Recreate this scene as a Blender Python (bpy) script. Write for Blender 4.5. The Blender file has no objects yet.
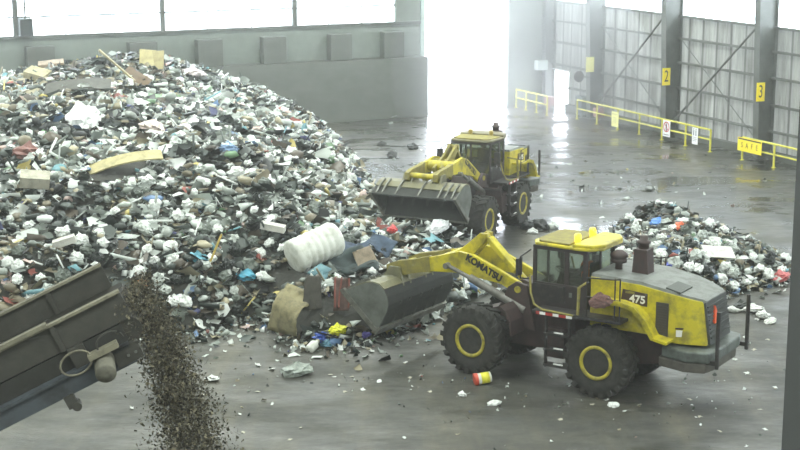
import bpy, bmesh, math, random
import numpy as np
from mathutils import Vector, Matrix, Euler, noise as mnoise

rnd = random.Random(7)
rng = np.random.default_rng(7)
scene = bpy.context.scene
col = scene.collection

# ------------------------------------------------------------------ camera model
F, HC, YH = 1575.0, 12.1, -110.0
TH = math.atan((225 - YH) / F)
CT, ST = math.cos(TH), math.sin(TH)

def ray(px, py):
    a = (px - 400) / F; b = (py - 225) / F
    return Vector((a, CT - b * ST, -ST - b * CT))

def at(px, py, z=0.0):
    d = ray(px, py); t = (z - HC) / d.z
    return Vector((d.x * t, d.y * t, z))

def atY(px, py, Y):
    d = ray(px, py); t = Y / d.y
    return Vector((d.x * t, Y, HC + d.z * t))

def proj(p):
    z = p[2] - HC
    fw = p[1] * CT - z * ST; up = p[1] * ST + z * CT
    return 400 + F * p[0] / fw, 225 - F * up / fw

cd = bpy.data.cameras.new('camera'); cam = bpy.data.objects.new('camera', cd); col.objects.link(cam)
cd.sensor_width = 36; cd.lens = 36 * F / 800; cd.clip_start = 0.05; cd.clip_end = 500
cam.location = (0, 0, HC); cam.rotation_euler = (math.pi / 2 - TH, 0, 0)
scene.camera = cam
vs = scene.view_settings
vs.view_transform = 'Standard'; vs.look = 'None'; vs.gamma = 1; vs.exposure = 0.0
vs.use_curve_mapping = False

# ------------------------------------------------------------------ materials
def lin(c):
    return tuple((v / 255 / 12.92) if v / 255 <= 0.04045 else ((v / 255 + 0.055) / 1.055) ** 2.4 for v in c)

def newmat(name):
    m = bpy.data.materials.new(name); m.use_nodes = True
    nt = m.node_tree; b = nt.nodes['Principled BSDF']
    return m, nt, b

MATS = {}
def mat(name, rgb, rough=0.6, metal=0.0, dirt=None, amt=0.35, scale=3.0, emit=None, estr=0.0, bump=0.0, stretch=None):
    if name in MATS: return MATS[name]
    m, nt, b = newmat(name); N = nt.nodes; L = nt.links
    c = lin(rgb)
    b.inputs['Roughness'].default_value = rough; b.inputs['Metallic'].default_value = metal
    b.inputs['Base Color'].default_value = (*c, 1)
    if dirt is not None:
        tc = N.new('ShaderNodeTexCoord'); nz = N.new('ShaderNodeTexNoise')
        nz.inputs['Scale'].default_value = scale; nz.inputs['Detail'].default_value = 6; nz.inputs['Roughness'].default_value = 0.65
        if stretch:
            mp = N.new('ShaderNodeMapping'); mp.inputs['Scale'].default_value = stretch
            L.new(tc.outputs['Object'], mp.inputs[0]); L.new(mp.outputs[0], nz.inputs[0])
        else:
            L.new(tc.outputs['Object'], nz.inputs[0])
        rp = N.new('ShaderNodeValToRGB'); rp.color_ramp.elements[0].position = 0.5 - amt * 0.5
        rp.color_ramp.elements[1].position = 0.5 + max(0.05, 0.5 - amt * 0.5)
        rp.color_ramp.elements[0].color = (*lin(dirt), 1); rp.color_ramp.elements[1].color = (*c, 1)
        if amt < 0.5:
            rp.color_ramp.elements[0].position = 0.30 + 0.1 * amt; rp.color_ramp.elements[1].position = 0.42 + 0.35 * amt
        L.new(nz.outputs['Fac'], rp.inputs[0]); L.new(rp.outputs[0], b.inputs['Base Color'])
        if bump:
            bp = N.new('ShaderNodeBump'); bp.inputs['Strength'].default_value = bump; bp.inputs['Distance'].default_value = 0.05
            L.new(nz.outputs['Fac'], bp.inputs['Height']); L.new(bp.outputs[0], b.inputs['Normal'])
    if emit is not None:
        b.inputs['Emission Color'].default_value = (*lin(emit), 1); b.inputs['Emission Strength'].default_value = estr
    MATS[name] = m
    return m

def tint_mat(name, rough=0.5):
    m, nt, b = newmat(name)
    a = nt.nodes.new('ShaderNodeAttribute'); a.attribute_name = 'tint'
    nt.links.new(a.outputs['Color'], b.inputs['Base Color']); b.inputs['Roughness'].default_value = rough
    MATS[name] = m
    return m

def glass_mat(name, tint, clear=0.75, gloss=0.12, grime=(120, 118, 110)):
    m = bpy.data.materials.new(name); m.use_nodes = True; nt = m.node_tree; N = nt.nodes; L = nt.links
    N.clear(); o = N.new('ShaderNodeOutputMaterial')
    t = N.new('ShaderNodeBsdfTransparent'); t.inputs[0].default_value = (*lin(tint), 1)
    g = N.new('ShaderNodeBsdfGlossy'); g.inputs['Roughness'].default_value = 0.08
    d = N.new('ShaderNodeBsdfDiffuse'); d.inputs[0].default_value = (*lin(grime), 1)
    m1 = N.new('ShaderNodeMixShader'); m2 = N.new('ShaderNodeMixShader')
    m1.inputs[0].default_value = 1 - clear; m2.inputs[0].default_value = gloss
    L.new(t.outputs[0], m1.inputs[1]); L.new(d.outputs[0], m1.inputs[2])
    L.new(m1.outputs[0], m2.inputs[1]); L.new(g.outputs[0], m2.inputs[2]); L.new(m2.outputs[0], o.inputs[0])
    MATS[name] = m
    return m

YEL = mat('machine_yellow', (204, 190, 36), 0.45, dirt=(142, 132, 52), amt=0.42, scale=2.6)
YELD = mat('muddy_yellow', (158, 148, 62), 0.7, dirt=(96, 90, 66), amt=0.55, scale=4.5)
BRN = mat('dark_brown_steel', (78, 58, 56), 0.6, dirt=(52, 48, 46), amt=0.5, scale=4)
BLK = mat('black_paint', (46, 44, 44), 0.5, dirt=(70, 66, 62), amt=0.3, scale=5)
GRYD = mat('grey_machine_paint', (124, 128, 124), 0.55, dirt=(96, 98, 94), amt=0.4, scale=3)
CWT = mat('counterweight_grey', (104, 112, 108), 0.5, dirt=(74, 78, 74), amt=0.45, scale=3)
RUB = mat('dusty_rubber', (58, 57, 54), 0.9, dirt=(40, 40, 38), amt=0.45, scale=5, bump=0.3)
RIM = mat('rim_yellow', (180, 168, 56), 0.5, dirt=(120, 112, 56), amt=0.4, scale=6)
HUB = mat('rusty_hub', (74, 66, 52), 0.75, dirt=(52, 48, 42), amt=0.5, scale=7)
BKT = mat('worn_bucket_steel', (96, 98, 92), 0.5, 0.25, dirt=(66, 68, 62), amt=0.5, scale=2.5)
BKTY = mat('bucket_shell_worn_yellow', (134, 131, 98), 0.45, 0.2, dirt=(98, 98, 86), amt=0.6, scale=2.2)
BKTI = mat('bucket_inside_steel', (76, 80, 74), 0.6, 0.1, dirt=(56, 60, 54), amt=0.5, scale=2)
EDGE = mat('worn_edge_steel', (128, 128, 120), 0.4, 0.5, dirt=(92, 92, 84), amt=0.4, scale=4)
CHR = mat('piston_chrome', (190, 190, 188), 0.2, 0.9)
CYL = mat('cylinder_grey', (120, 118, 112), 0.5, 0.2, dirt=(90, 88, 82), amt=0.4, scale=4)
WHT = mat('white_lettering', (235, 235, 232), 0.5)
DRK = mat('dark_lettering', (34, 34, 38), 0.5)
ORG = mat('orange_reflector', (232, 92, 44), 0.5)
RED = mat('red_reflector', (172, 48, 44), 0.5)
BEA = mat('amber_beacon', (250, 225, 60), 0.3, emit=(255, 232, 36), estr=3.0)
CGL = glass_mat('cab_glass', (232, 238, 232), 0.93, 0.06)

# ------------------------------------------------------------------ mesh builder
class MB:
    def __init__(s): s.v = []; s.f = []; s.m = []; s.sm = []
    def add(s, verts, faces, mi=0, smooth=False):
        o = len(s.v); s.v += [tuple(p) for p in verts]
        for f in faces: s.f.append(tuple(i + o for i in f)); s.m.append(mi); s.sm.append(smooth)
        return s
    def box(s, x0, x1, y0, y1, z0, z1, mi=0):
        v = [(x, y, z) for x in (x0, x1) for y in (y0, y1) for z in (z0, z1)]
        return s.add(v, [(0, 1, 3, 2), (4, 6, 7, 5), (0, 4, 5, 1), (2, 3, 7, 6), (0, 2, 6, 4), (1, 5, 7, 3)], mi)
    def obox(s, c, ax, ay, az, hx, hy, hz, mi=0):
        c, ax, ay, az = Vector(c), Vector(ax), Vector(ay), Vector(az)
        v = [c + ax * (i * hx) + ay * (j * hy) + az * (k * hz) for i in (-1, 1) for j in (-1, 1) for k in (-1, 1)]
        return s.add(v, [(0, 1, 3, 2), (4, 6, 7, 5), (0, 4, 5, 1), (2, 3, 7, 6), (0, 2, 6, 4), (1, 5, 7, 3)], mi)
    def tube(s, p0, p1, r0, r1=None, n=12, mi=0, caps=True):
        p0, p1 = Vector(p0), Vector(p1); r1 = r0 if r1 is None else r1
        d = (p1 - p0).normalized(); a = d.orthogonal().normalized(); b = d.cross(a)
        v = []
        for p, r in ((p0, r0), (p1, r1)):
            v += [p + (a * math.cos(2 * math.pi * i / n) + b * math.sin(2 * math.pi * i / n)) * r for i in range(n)]
        s.add(v, [(i, (i + 1) % n, n + (i + 1) % n, n + i) for i in range(n)], mi, True)
        if caps: s.add(v, [tuple(range(n))[::-1], tuple(range(n, 2 * n))], mi)
        return s
    def path(s, pts, r, n=8, mi=0):
        for a, b in zip(pts, pts[1:]): s.tube(a, b, r, n=n, mi=mi)
        return s
    def lathe(s, prof, c, axis, n=32, mi=0, closed=False, caps=True):
        """prof = [(radius, along-axis)]"""
        c = Vector(c); d = Vector(axis).normalized(); a = d.orthogonal().normalized(); b = d.cross(a)
        v = []
        for r, h in prof:
            v += [c + d * h + (a * math.cos(2 * math.pi * i / n) + b * math.sin(2 * math.pi * i / n)) * r for i in range(n)]
        k = len(prof); fs = []
        for j in range(k if closed else k - 1):
            q = (j + 1) % k
            fs += [(j * n + i, j * n + (i + 1) % n, q * n + (i + 1) % n, q * n + i) for i in range(n)]
        s.add(v, fs, mi, True)
        if not closed and caps:
            s.add(v, [tuple(range(n))[::-1], tuple(range((k - 1) * n, k * n))], mi)
        return s
    def prism_y(s, poly, y0, y1, mi=0):
        """poly in x,z extruded along y"""
        n = len(poly)
        v = [(x, y0, z) for x, z in poly] + [(x, y1, z) for x, z in poly]
        return s.add(v, [tuple(range(n)), tuple(range(n, 2 * n))[::-1]] + [(i, n + i, n + (i + 1) % n, (i + 1) % n) for i in range(n)], mi)
    def prism_z(s, poly, z0, z1, mi=0):
        n = len(poly)
        v = [(x, y, z0) for x, y in poly] + [(x, y, z1) for x, y in poly]
        return s.add(v, [tuple(range(n))[::-1], tuple(range(n, 2 * n))] + [(i, (i + 1) % n, n + (i + 1) % n, n + i) for i in range(n)], mi)
    def strip_y(s, line, y0, y1, t, mi=0, smooth=False):
        """polyline in x,z given thickness t (to its left) extruded along y"""
        off = []
        n = len(line)
        for i in range(n):
            a = Vector(line[max(0, i - 1)]); b = Vector(line[min(n - 1, i + 1)]); d = (b - a).normalized()
            off.append((line[i][0] - d.y * t, line[i][1] + d.x * t))
        for i in range(n - 1):
            q = [line[i], line[i + 1], off[i + 1], off[i]]
            v = [(x, y0, z) for x, z in q] + [(x, y1, z) for x, z in q]
            s.add(v, [(0, 1, 2, 3), (7, 6, 5, 4), (0, 4, 5, 1), (2, 6, 7, 3)] + ([(0, 3, 7, 4)] if i == 0 else []) + ([(1, 5, 6, 2)] if i == n - 2 else []), mi)
        return s
    def mesh(s, name, mats):
        me = bpy.data.meshes.new(name); me.from_pydata(s.v, [], s.f)
        for m in (mats if isinstance(mats, (list, tuple)) else [mats]): me.materials.append(m)
        me.polygons.foreach_set('material_index', s.m); me.polygons.foreach_set('use_smooth', s.sm)
        me.update()
        bm = bmesh.new(); bm.from_mesh(me); bmesh.ops.recalc_face_normals(bm, faces=bm.faces); bm.to_mesh(me); bm.free()
        return me
    def build(s, name, mats, parent=None, M=None, bevel=0.0):
        o = bpy.data.objects.new(name, s.mesh(name, mats)); col.objects.link(o)
        if parent: o.parent = parent
        if M is not None: o.matrix_local = M
        if bevel:
            b = o.modifiers.new('bevel', 'BEVEL'); b.width = bevel; b.segments = 2; b.limit_method = 'ANGLE'
        return o

def empty(name, loc, rz=0.0):
    o = bpy.data.objects.new(name, None); col.objects.link(o); o.location = loc; o.rotation_euler = (0, 0, rz); o.empty_display_size = 0.3
    return o

def tag(o, label=None, cat=None, group=None, kind=None):
    if label: o['label'] = label
    if cat: o['category'] = cat
    if group: o['group'] = group
    if kind: o['kind'] = kind
    return o

def struct(mb, name, m, **k):
    return tag(mb.build(name, m, **k), kind='structure')

def text_obj(name, body, size, m, parent, M, ext=0.004, bold=0.0, sx=1.0):
    cu = bpy.data.curves.new(name, 'FONT'); cu.body = body; cu.size = size; cu.extrude = ext; cu.offset = bold
    cu.align_x = 'CENTER'; cu.align_y = 'CENTER'
    t = bpy.data.objects.new('tmp_text', cu); col.objects.link(t)
    bpy.context.view_layer.update()
    me = bpy.data.meshes.new_from_object(t.evaluated_get(bpy.context.evaluated_depsgraph_get()))
    bpy.data.objects.remove(t); bpy.data.curves.remove(cu)
    me.name = name; me.materials.clear(); me.materials.append(m)
    for v in me.vertices: v.co.x *= sx
    o = bpy.data.objects.new(name, me); col.objects.link(o)
    o.parent = parent; o.matrix_local = M
    return o

def frame(o, x, y):
    """matrix whose local x,y axes are the given vectors"""
    x = Vector(x).normalized(); z = x.cross(Vector(y)).normalized(); y = z.cross(x)
    M = Matrix((x, y, z)).transposed().to_4x4(); M.translation = Vector(o)
    return M

# ------------------------------------------------------------------ building frame
A = math.radians(25)
U = Vector((-math.cos(A), -math.sin(A), 0))     # along the back wall, to the left
V = Vector((math.sin(A), -math.cos(A), 0))      # along the right wall, towards the viewer
Z = Vector((0, 0, 1))
PW = at(428, 116)                                # foot of the push wall at the doorway
RAILP = at(710, 152)
RWALL = RAILP - U * 1.5
SC = (RWALL - PW).dot(U)                          # s of the right wall (negative)
def B(s, m, z=0.0):
    """s metres left along the back wall, m metres towards the viewer from the push wall's face"""
    return PW + U * s + V * m + Z * z
def bbox_(mb, s0, s1, m0, m1, z0, z1, mi=0):
    mb.obox(B((s0 + s1) / 2, (m0 + m1) / 2, (z0 + z1) / 2), U, V, Z, abs(s1 - s0) / 2, abs(m1 - m0) / 2, abs(z1 - z0) / 2, mi)
    return mb
def s_of(p): return (Vector(p) - PW).dot(U)
def m_of(p): return (Vector(p) - PW).dot(V)

# ---- floor
def floor_material():
    m, nt, b = newmat('wet_concrete_floor'); N = nt.nodes; L = nt.links
    tc = N.new('ShaderNodeTexCoord')
    def nz(scale, detail=5, rough=0.6, stretch=None, rot=0):
        n = N.new('ShaderNodeTexNoise'); n.inputs['Scale'].default_value = scale; n.inputs['Detail'].default_value = detail; n.inputs['Roughness'].default_value = rough
        if stretch:
            mp = N.new('ShaderNodeMapping'); mp.inputs['Scale'].default_value = stretch; mp.inputs['Rotation'].default_value = (0, 0, rot)
            L.new(tc.outputs['Object'], mp.inputs[0]); L.new(mp.outputs[0], n.inputs[0])
        else: L.new(tc.outputs['Object'], n.inputs[0])
        return n
    def ramp(src, stops):
        r = N.new('ShaderNodeValToRGB'); e = r.color_ramp.elements
        while len(e) < len(stops): e.new(0.5)
        for x, (p, c) in zip(e, stops): x.position = p; x.color = (*(lin(c) if isinstance(c, tuple) else (c, c, c)), 1)
        L.new(src, r.inputs[0]); return r
    def mix(f, a, c2, typ='MIX'):
        x = N.new('ShaderNodeMix'); x.data_type = 'RGBA'; x.blend_type = typ
        if isinstance(f, float): x.inputs[0].default_value = f
        else: L.new(f, x.inputs[0])
        L.new(a, x.inputs[6]); L.new(c2, x.inputs[7]); return x.outputs[2]
    big = nz(0.16, 4); base = ramp(big.outputs['Fac'], [(0.3, (42, 44, 40)), (0.55, (55, 57, 51)), (0.75, (68, 67, 58))])
    tr = nz(1.1, 9, 0.68, (0.5, 1.0, 1.0), math.radians(35)); trr = ramp(tr.outputs['Fac'], [(0.35, (36, 38, 34)), (0.6, (77, 76, 66))])
    c1 = mix(0.62, base.outputs[0], trr.outputs[0])
    tr2 = nz(0.55, 7, 0.7, (1.0, 0.14, 1.0), math.radians(-16)); t2 = ramp(tr2.outputs['Fac'], [(0.48, 0.0), (0.74, 1.0)])
    brown = N.new('ShaderNodeRGB'); brown.outputs[0].default_value = (*lin((112, 106, 84)), 1)
    f2 = N.new('ShaderNodeMath'); f2.operation = 'MULTIPLY'; f2.inputs[1].default_value = 0.6; L.new(t2.outputs[0], f2.inputs[0])
    c2 = mix(f2.outputs[0], c1, brown.outputs[0])
    fine = nz(2.6, 9, 0.75); fr = ramp(fine.outputs['Fac'], [(0.35, 0.55), (0.65, 1.2)])
    c3 = mix(0.8, c2, fr.outputs[0], 'MULTIPLY')
    L.new(c3, b.inputs['Base Color'])
    wet = nz(0.42, 8, 0.68, (0.55, 1.0, 1.0), -0.45); wr = ramp(wet.outputs['Fac'], [(0.40, 0.16), (0.5, 0.34), (0.6, 0.56)])
    sp = N.new('ShaderNodeSeparateXYZ'); L.new(tc.outputs['Object'], sp.inputs[0])
    mr = N.new('ShaderNodeMapRange'); mr.inputs[1].default_value = 46; mr.inputs[2].default_value = 60; mr.inputs[3].default_value = 0.22; mr.inputs[4].default_value = 0.0
    L.new(sp.outputs['Y'], mr.inputs[0])
    ad = N.new('ShaderNodeMath'); ad.operation = 'ADD'; L.new(wr.outputs[0], ad.inputs[0]); L.new(mr.outputs[0], ad.inputs[1])
    L.new(ad.outputs[0], b.inputs['Roughness'])
    b.inputs['Specular IOR Level'].default_value = 0.9; b.inputs['Coat Roughness'].default_value = 0.1
    cw = ramp(wet.outputs['Fac'], [(0.44, 0.8), (0.56, 0.0)]); cm = N.new('ShaderNodeMapRange'); cm.inputs[1].default_value = 44; cm.inputs[2].default_value = 58; cm.inputs[3].default_value = 0.0; cm.inputs[4].default_value = 1.0
    L.new(sp.outputs['Y'], cm.inputs[0]); cx = N.new('ShaderNodeMath'); cx.operation = 'MULTIPLY'; L.new(cw.outputs[0], cx.inputs[0]); L.new(cm.outputs[0], cx.inputs[1]); L.new(cx.outputs[0], b.inputs['Coat Weight'])
    bp = N.new('ShaderNodeBump'); bp.inputs['Strength'].default_value = 0.7; bp.inputs['Distance'].default_value = 0.05
    rut = nz(3.0, 6, 0.65, (0.45, 1.0, 1.0), math.radians(28))
    L.new(rut.outputs['Fac'], bp.inputs['Height']); L.new(bp.outputs[0], b.inputs['Normal'])
    MATS['floor'] = m
    return m
FLOORM = floor_material()
CONC = mat('concrete_push_wall', (100, 103, 97), 0.75, dirt=(84, 87, 81), amt=0.55, scale=0.9, stretch=(1, 1, 1.6))
CONCD = mat('concrete_block_face', (96, 99, 94), 0.8, dirt=(84, 87, 82), amt=0.5, scale=1.5)
WALLG = mat('grey_green_wall', (124, 131, 124), 0.75, dirt=(104, 111, 104), amt=0.5, scale=0.8)
STEEL = mat('grey_steel_column', (90, 93, 89), 0.6, dirt=(76, 79, 75), amt=0.4, scale=1.5)
GIRT = mat('dark_girt', (104, 106, 102), 0.7, dirt=(86, 88, 84), amt=0.4, scale=2)
CEIL = mat('ceiling_liner', (150, 152, 148), 0.8)

def siding():
    m = bpy.data.materials.new('translucent_siding'); m.use_nodes = True; nt = m.node_tree; N = nt.nodes; L = nt.links
    N.clear(); o = N.new('ShaderNodeOutputMaterial')
    tc = N.new('ShaderNodeTexCoord'); mp = N.new('ShaderNodeMapping'); mp.inputs['Scale'].default_value = (1, 1, 0.12)
    nz = N.new('ShaderNodeTexNoise'); nz.inputs['Scale'].default_value = 1.7; nz.inputs['Detail'].default_value = 6; nz.inputs['Roughness'].default_value = 0.7
    L.new(tc.outputs['Object'], mp.inputs[0]); L.new(mp.outputs[0], nz.inputs[0])
    r = N.new('ShaderNodeValToRGB'); r.color_ramp.elements[0].position = 0.3; r.color_ramp.elements[1].position = 0.7
    r.color_ramp.elements[0].color = (*lin((112, 111, 107)), 1); r.color_ramp.elements[1].color = (*lin((190, 192, 188)), 1)
    L.new(nz.outputs['Fac'], r.inputs[0])
    sep = N.new('ShaderNodeSeparateXYZ'); L.new(tc.outputs['Object'], sep.inputs[0])
    w = N.new('ShaderNodeTexWave'); w.wave_type = 'BANDS'; w.bands_direction = 'X'; w.inputs['Scale'].default_value = 0.28; w.inputs['Distortion'].default_value = 0.0
    L.new(tc.outputs['Object'], w.inputs[0])
    r2 = N.new('ShaderNodeValToRGB'); r2.color_ramp.elements[0].position = 0.0; r2.color_ramp.elements[0].color = (0.42, 0.42, 0.42, 1)
    r2.color_ramp.elements[1].position = 0.09; r2.color_ramp.elements[1].color = (1, 1, 1, 1)
    L.new(w.outputs['Fac'], r2.inputs[0])
    mx = N.new('ShaderNodeMix'); mx.data_type = 'RGBA'; mx.blend_type = 'MULTIPLY'; mx.inputs[0].default_value = 1
    L.new(r.outputs[0], mx.inputs[6]); L.new(r2.outputs[0], mx.inputs[7])
    d = N.new('ShaderNodeBsdfDiffuse'); t = N.new('ShaderNodeBsdfTranslucent'); ms = N.new('ShaderNodeMixShader'); ms.inputs[0].default_value = SIDING_T
    L.new(mx.outputs[2], d.inputs[0]); L.new(mx.outputs[2], t.inputs[0]); L.new(d.outputs[0], ms.inputs[1]); L.new(t.outputs[0], ms.inputs[2])
    L.new(ms.outputs[0], o.inputs[0])
    MATS['siding'] = m
    return m
SIDING_T = 0.32
SIDE = siding()
PANE = glass_mat('clerestory_pane', (250, 252, 252), 0.93, 0.04, (235, 238, 236))

HAZE = 0.0015
S0, S1, M0, M1, ZC = SC, 46.0, -1.0, 84.0, 15.0
fl = MB(); bbox_(fl, S0 - 0.3, S1 + 0.3, M0 - 0.3, M1 + 0.3, -0.2, 0.0)
struct(fl, 'floor', FLOORM)
ap = MB(); bbox_(ap, S0 - 14, S1, -60, M0 - 0.3, -0.25, -0.02)
struct(ap, 'ground', mat('bright_apron', (206, 206, 202), 0.8))
c_ = MB(); bbox_(c_, S0 - 0.3, S1 + 0.3, M0 - 0.3, M1 + 0.3, ZC, ZC + 0.3)
struct(c_, 'ceiling', CEIL)
# push wall
p_ = MB(); bbox_(p_, 0.0, S1, -0.95, 0.0, 0, 3.23); struct(p_, 'wall_push', CONC)
# back wall: doorway between s=0 and SD
def s_at(px, m):   # s on plane m seen at column px (y 100)
    d = ray(px, 90); o = Vector((0, 0, HC)); P = B(0, m); t = (P - o).dot(V) / d.dot(V); return s_of(o + d * t)
SD = s_at(508, M0)
SL = s_at(420, M0); SP = s_at(395.5, M0)
b_ = MB(); bbox_(b_, SL, S1, M0 - 0.25, M0, 0, 5.1)
struct(b_, 'wall_back', WALLG)
b_ = MB(); bbox_(b_, SL, SP, M0 - 0.25, M0, 5.1, 8.2); struct(b_, 'wall_back_panel', WALLG)
b_ = MB(); bbox_(b_, S0, SD, M0 - 0.25, M0, 0, 8.2); struct(b_, 'wall_back_corner', WALLG)
b_ = MB(); bbox_(b_, S0, S1, M0 - 0.25, M0, 8.2, ZC); struct(b_, 'wall_back_upper', WALLG)
# clerestory strip on the back wall
edges = [SP, s_at(296, M0), s_at(165, M0), s_at(19, M0), 29.0, S1]
for i, (a, b2) in enumerate(zip(edges, edges[1:])):
    w = MB(); bbox_(w, a, b2, M0 - 0.14, M0 - 0.12, 5.1, 8.2)
    wo = struct(w, f'window_{i+1}', PANE)
    fr = MB(); bbox_(fr, b2 - 0.12, b2 + 0.12, M0 - 0.22, M0 + 0.05, 5.1, 8.2)
    bbox_(fr, a, b2, M0 - 0.2, M0 - 0.02, 5.98, 6.05)
    for k in range(1, 3):
        q = a + (b2 - a) * k / 3; bbox_(fr, q - 0.02, q + 0.02, M0 - 0.18, M0 - 0.08, 5.1, 5.98)
    fr.build('window_frame', STEEL, wo)
tr = MB(); bbox_(tr, SL, S1, M0 - 0.02, M0 + 0.12, 4.95, 5.12); struct(tr, 'trim_1', STEEL)
tr = MB(); bbox_(tr, SL - 0.25, SL, M0 - 0.3, M0 + 0.1, 0, 8.2); struct(tr, 'trim_2', mat('pale_jamb', (150, 168, 160), 0.6))
# blocks standing on the ledge of the push wall
blk = [(383, 403, 'first'), (330, 351, 'second'), (263, 286, 'third'), (198, 223, 'fourth'), (130, 158, 'fifth'), (28, 56, 'sixth')]
for i, (a, b2, nm) in enumerate(blk):
    sa, sb = s_at(a, -0.5), s_at(b2, -0.5)
    k = MB(); bbox_(k, sa, sb, -0.9, -0.3, 3.235, 4.62)
    o = k.build('concrete_block', CONCD, bevel=0.03)
    tag(o, f'grey concrete block on top of the push wall, {nm} one from the bright doorway', 'concrete block', 'blocks along the push wall ledge')
# right wall
MC = lambda k: M0 + 1.0 + k
cols_m = [m_of(RWALL) + q for q in (-12.0, -4.9, 2.5, 9.9, 17.3)]
def m_at(px, py, s=S0):
    d = ray(px, py); o = Vector((0, 0, HC)); t = (B(s, 0) - o).dot(U) / d.dot(U); return m_of(o + d * t)
DM0, DM1 = M0 + 0.25, M0 + 2.2
def wall_panel(name, m0, m1, z0, z1, m):
    k = MB()
    L_ = m1 - m0
    k.box(0, L_, -0.2, 0, 0, z1 - z0)
    o = k.build(name, m); o.matrix_world = frame(B(S0, m0, z0), V, -U) if False else Matrix.Translation(B(S0, m0, z0)) @ Matrix((V, -(-U).cross(Z) if False else U, Z)).transposed().to_4x4()
    return tag(o, kind='structure')
wall_panel('wall_right', DM1, M1, 0, 6.0, SIDE)
wall_panel('wall_right_corner', M0, DM0, 0, 6.0, SIDE)
wall_panel('wall_right_lintel', DM0, DM1, 2.15, 6.0, SIDE)
wall_panel('wall_right_upper', M0, M1, 8.2, ZC, WALLG)
ed = [M0] + cols_m + [M1]
for i, (a, b2) in enumerate(zip(ed, ed[1:])):
    w = MB(); bbox_(w, S0 - 0.12, S0 - 0.10, a, b2, 6.0, 8.2)
    struct(w, f'window_{i+6}', PANE)
t = MB(); bbox_(t, S0 + 0.0, S0 + 0.14, M0, M1, 5.93, 6.05); struct(t, 'trim_3', GIRT)
for i, z in enumerate((4.9, 3.7, 2.45)):
    t = MB(); bbox_(t, S0 + 0.0, S0 + 0.16, M0, M1, z - 0.05, z + 0.05); struct(t, f'trim_{i+4}', GIRT)
t = MB(); bbox_(t, S0 + 0.0, S0 + 0.16, DM1, M1, 1.2, 1.3); struct(t, 'trim_7', GIRT)
t = MB(); bbox_(t, S0 + 0.0, S0 + 0.3, DM1, M1, 0, 0.35); struct(t, 'baseboard_right', CONCD)
# open bright side door in the corner
d_ = MB(); bbox_(d_, S0 - 0.05, S0 + 0.1, DM0 - 0.08, DM0, 0, 2.2); bbox_(d_, S0 - 0.05, S0 + 0.1, DM1, DM1 + 0.08, 0, 2.2); bbox_(d_, S0 - 0.05, S0 + 0.1, DM0, DM1, 2.13, 2.2)
struct(d_, 'door_1', mat('white_door_frame', (225, 228, 225), 0.5))
# the other two sides, out of sight
k = MB(); bbox_(k, S1, S1 + 0.3, M0, M1, 0, ZC); struct(k, 'wall_left', WALLG)
k = MB(); bbox_(k, S0, S1, M1, M1 + 0.3, 0, ZC); struct(k, 'wall_front', WALLG)

def column(m, d0, d1, wide, name):
    k = MB(); h = 8.4; t = 0.04
    for sgn, z0, z1 in ((1, 0, h),):
        # web (tapered), wall flange, room flange
        P = lambda s, mm, z: B(S0 + s, m + mm, z)
        v = [P(0, -t, 0), P(d0, -t, 0), P(d1, -t, h), P(0, -t, h), P(0, t, 0), P(d0, t, 0), P(d1, t, h), P(0, t, h)]
        k.add(v, [(0, 1, 2, 3), (7, 6, 5, 4), (0, 4, 5, 1), (1, 5, 6, 2), (2, 6, 7, 3), (3, 7, 4, 0)])
        for a, b2 in ((0, 0), (d0, d1)):
            e = 0.05
            v = [P(a, -wide, 0), P(a + e, -wide, 0), P(b2 + e, -wide, h), P(b2, -wide, h), P(a, wide, 0), P(a + e, wide, 0), P(b2 + e, wide, h), P(b2, wide, h)]
            k.add(v, [(0, 1, 2, 3), (7, 6, 5, 4), (0, 4, 5, 1), (1, 5, 6, 2), (2, 6, 7, 3), (3, 7, 4, 0)])
    bbox_(k, S0, S0 + d0 + 0.15, m - wide - 0.1, m + wide + 0.1, 0, 0.05)
    return struct(k, name, STEEL)
for m in cols_m: column(m, 0.75, 1.05, 0.2, 'column')
column(M0 + 0.35, 0.55, 0.7, 0.2, 'column')
# diagonal braces in the two bays
def brace(p0, p1, nm):
    k = MB(); k.tube(p0, p1, 0.055, n=8); return struct(k, nm, GIRT)
brace(B(S0 + 0.45, cols_m[0] + 0.2, 0.7), B(S0 + 0.45, cols_m[1] - 0.25, 6.4), 'trim_8')
brace(B(S0 + 0.45, cols_m[1] + 0.2, 0.7), B(S0 + 0.45, cols_m[2] - 0.25, 6.4), 'trim_9')
for i in range(2):
    k = MB(); k.tube(B(S0 + 0.25, cols_m[i] + 0.3, 5.0), B(S0 + 0.25, cols_m[i + 1] - 0.3, 0.5), 0.02, n=6); struct(k, f'trim_{10+i}', GIRT)

# ---- railings
RY = mat('railing_yellow', (214, 208, 74), 0.5, dirt=(176, 170, 70), amt=0.3, scale=3)
SRAIL = s_of(RAILP)
def railing(p0, p1, n, label):
    root = empty('guard_railing', p0); tag(root, label, 'railing', 'yellow railings along the right wall')
    d = (p1 - p0)
    k = MB()
    k.tube(Z * 1.05, d + Z * 1.05, 0.045, n=10); k.build('top_rail', RY, root)
    k = MB(); k.tube(Z * 0.58, d + Z * 0.58, 0.04, n=10); k.build('mid_rail', RY, root)
    for i in range(n):
        q = d * (i / (n - 1)); k = MB(); k.tube(q, q + Z * 1.05, 0.05, n=10); k.tube(q, q + Z * 0.02, 0.11, n=10)
        k.build('post', RY, root)
    return root
def rail_pt(px, py, off=0.0):
    m = m_at(px, py, SRAIL + off); return B(SRAIL + off, m)
railing(rail_pt(516, 105, 0.75), rail_pt(547, 112, 0.75), 4, 'short yellow railing in the far corner next to the bright doorway')
railing(rail_pt(577, 118), rail_pt(710, 152), 7, 'long yellow railing carrying the white signs, in front of columns 1 and 2')
railing(rail_pt(742, 160), rail_pt(880, 196), 5, 'yellow railing with the big yellow sign, in front of column 3')

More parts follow.
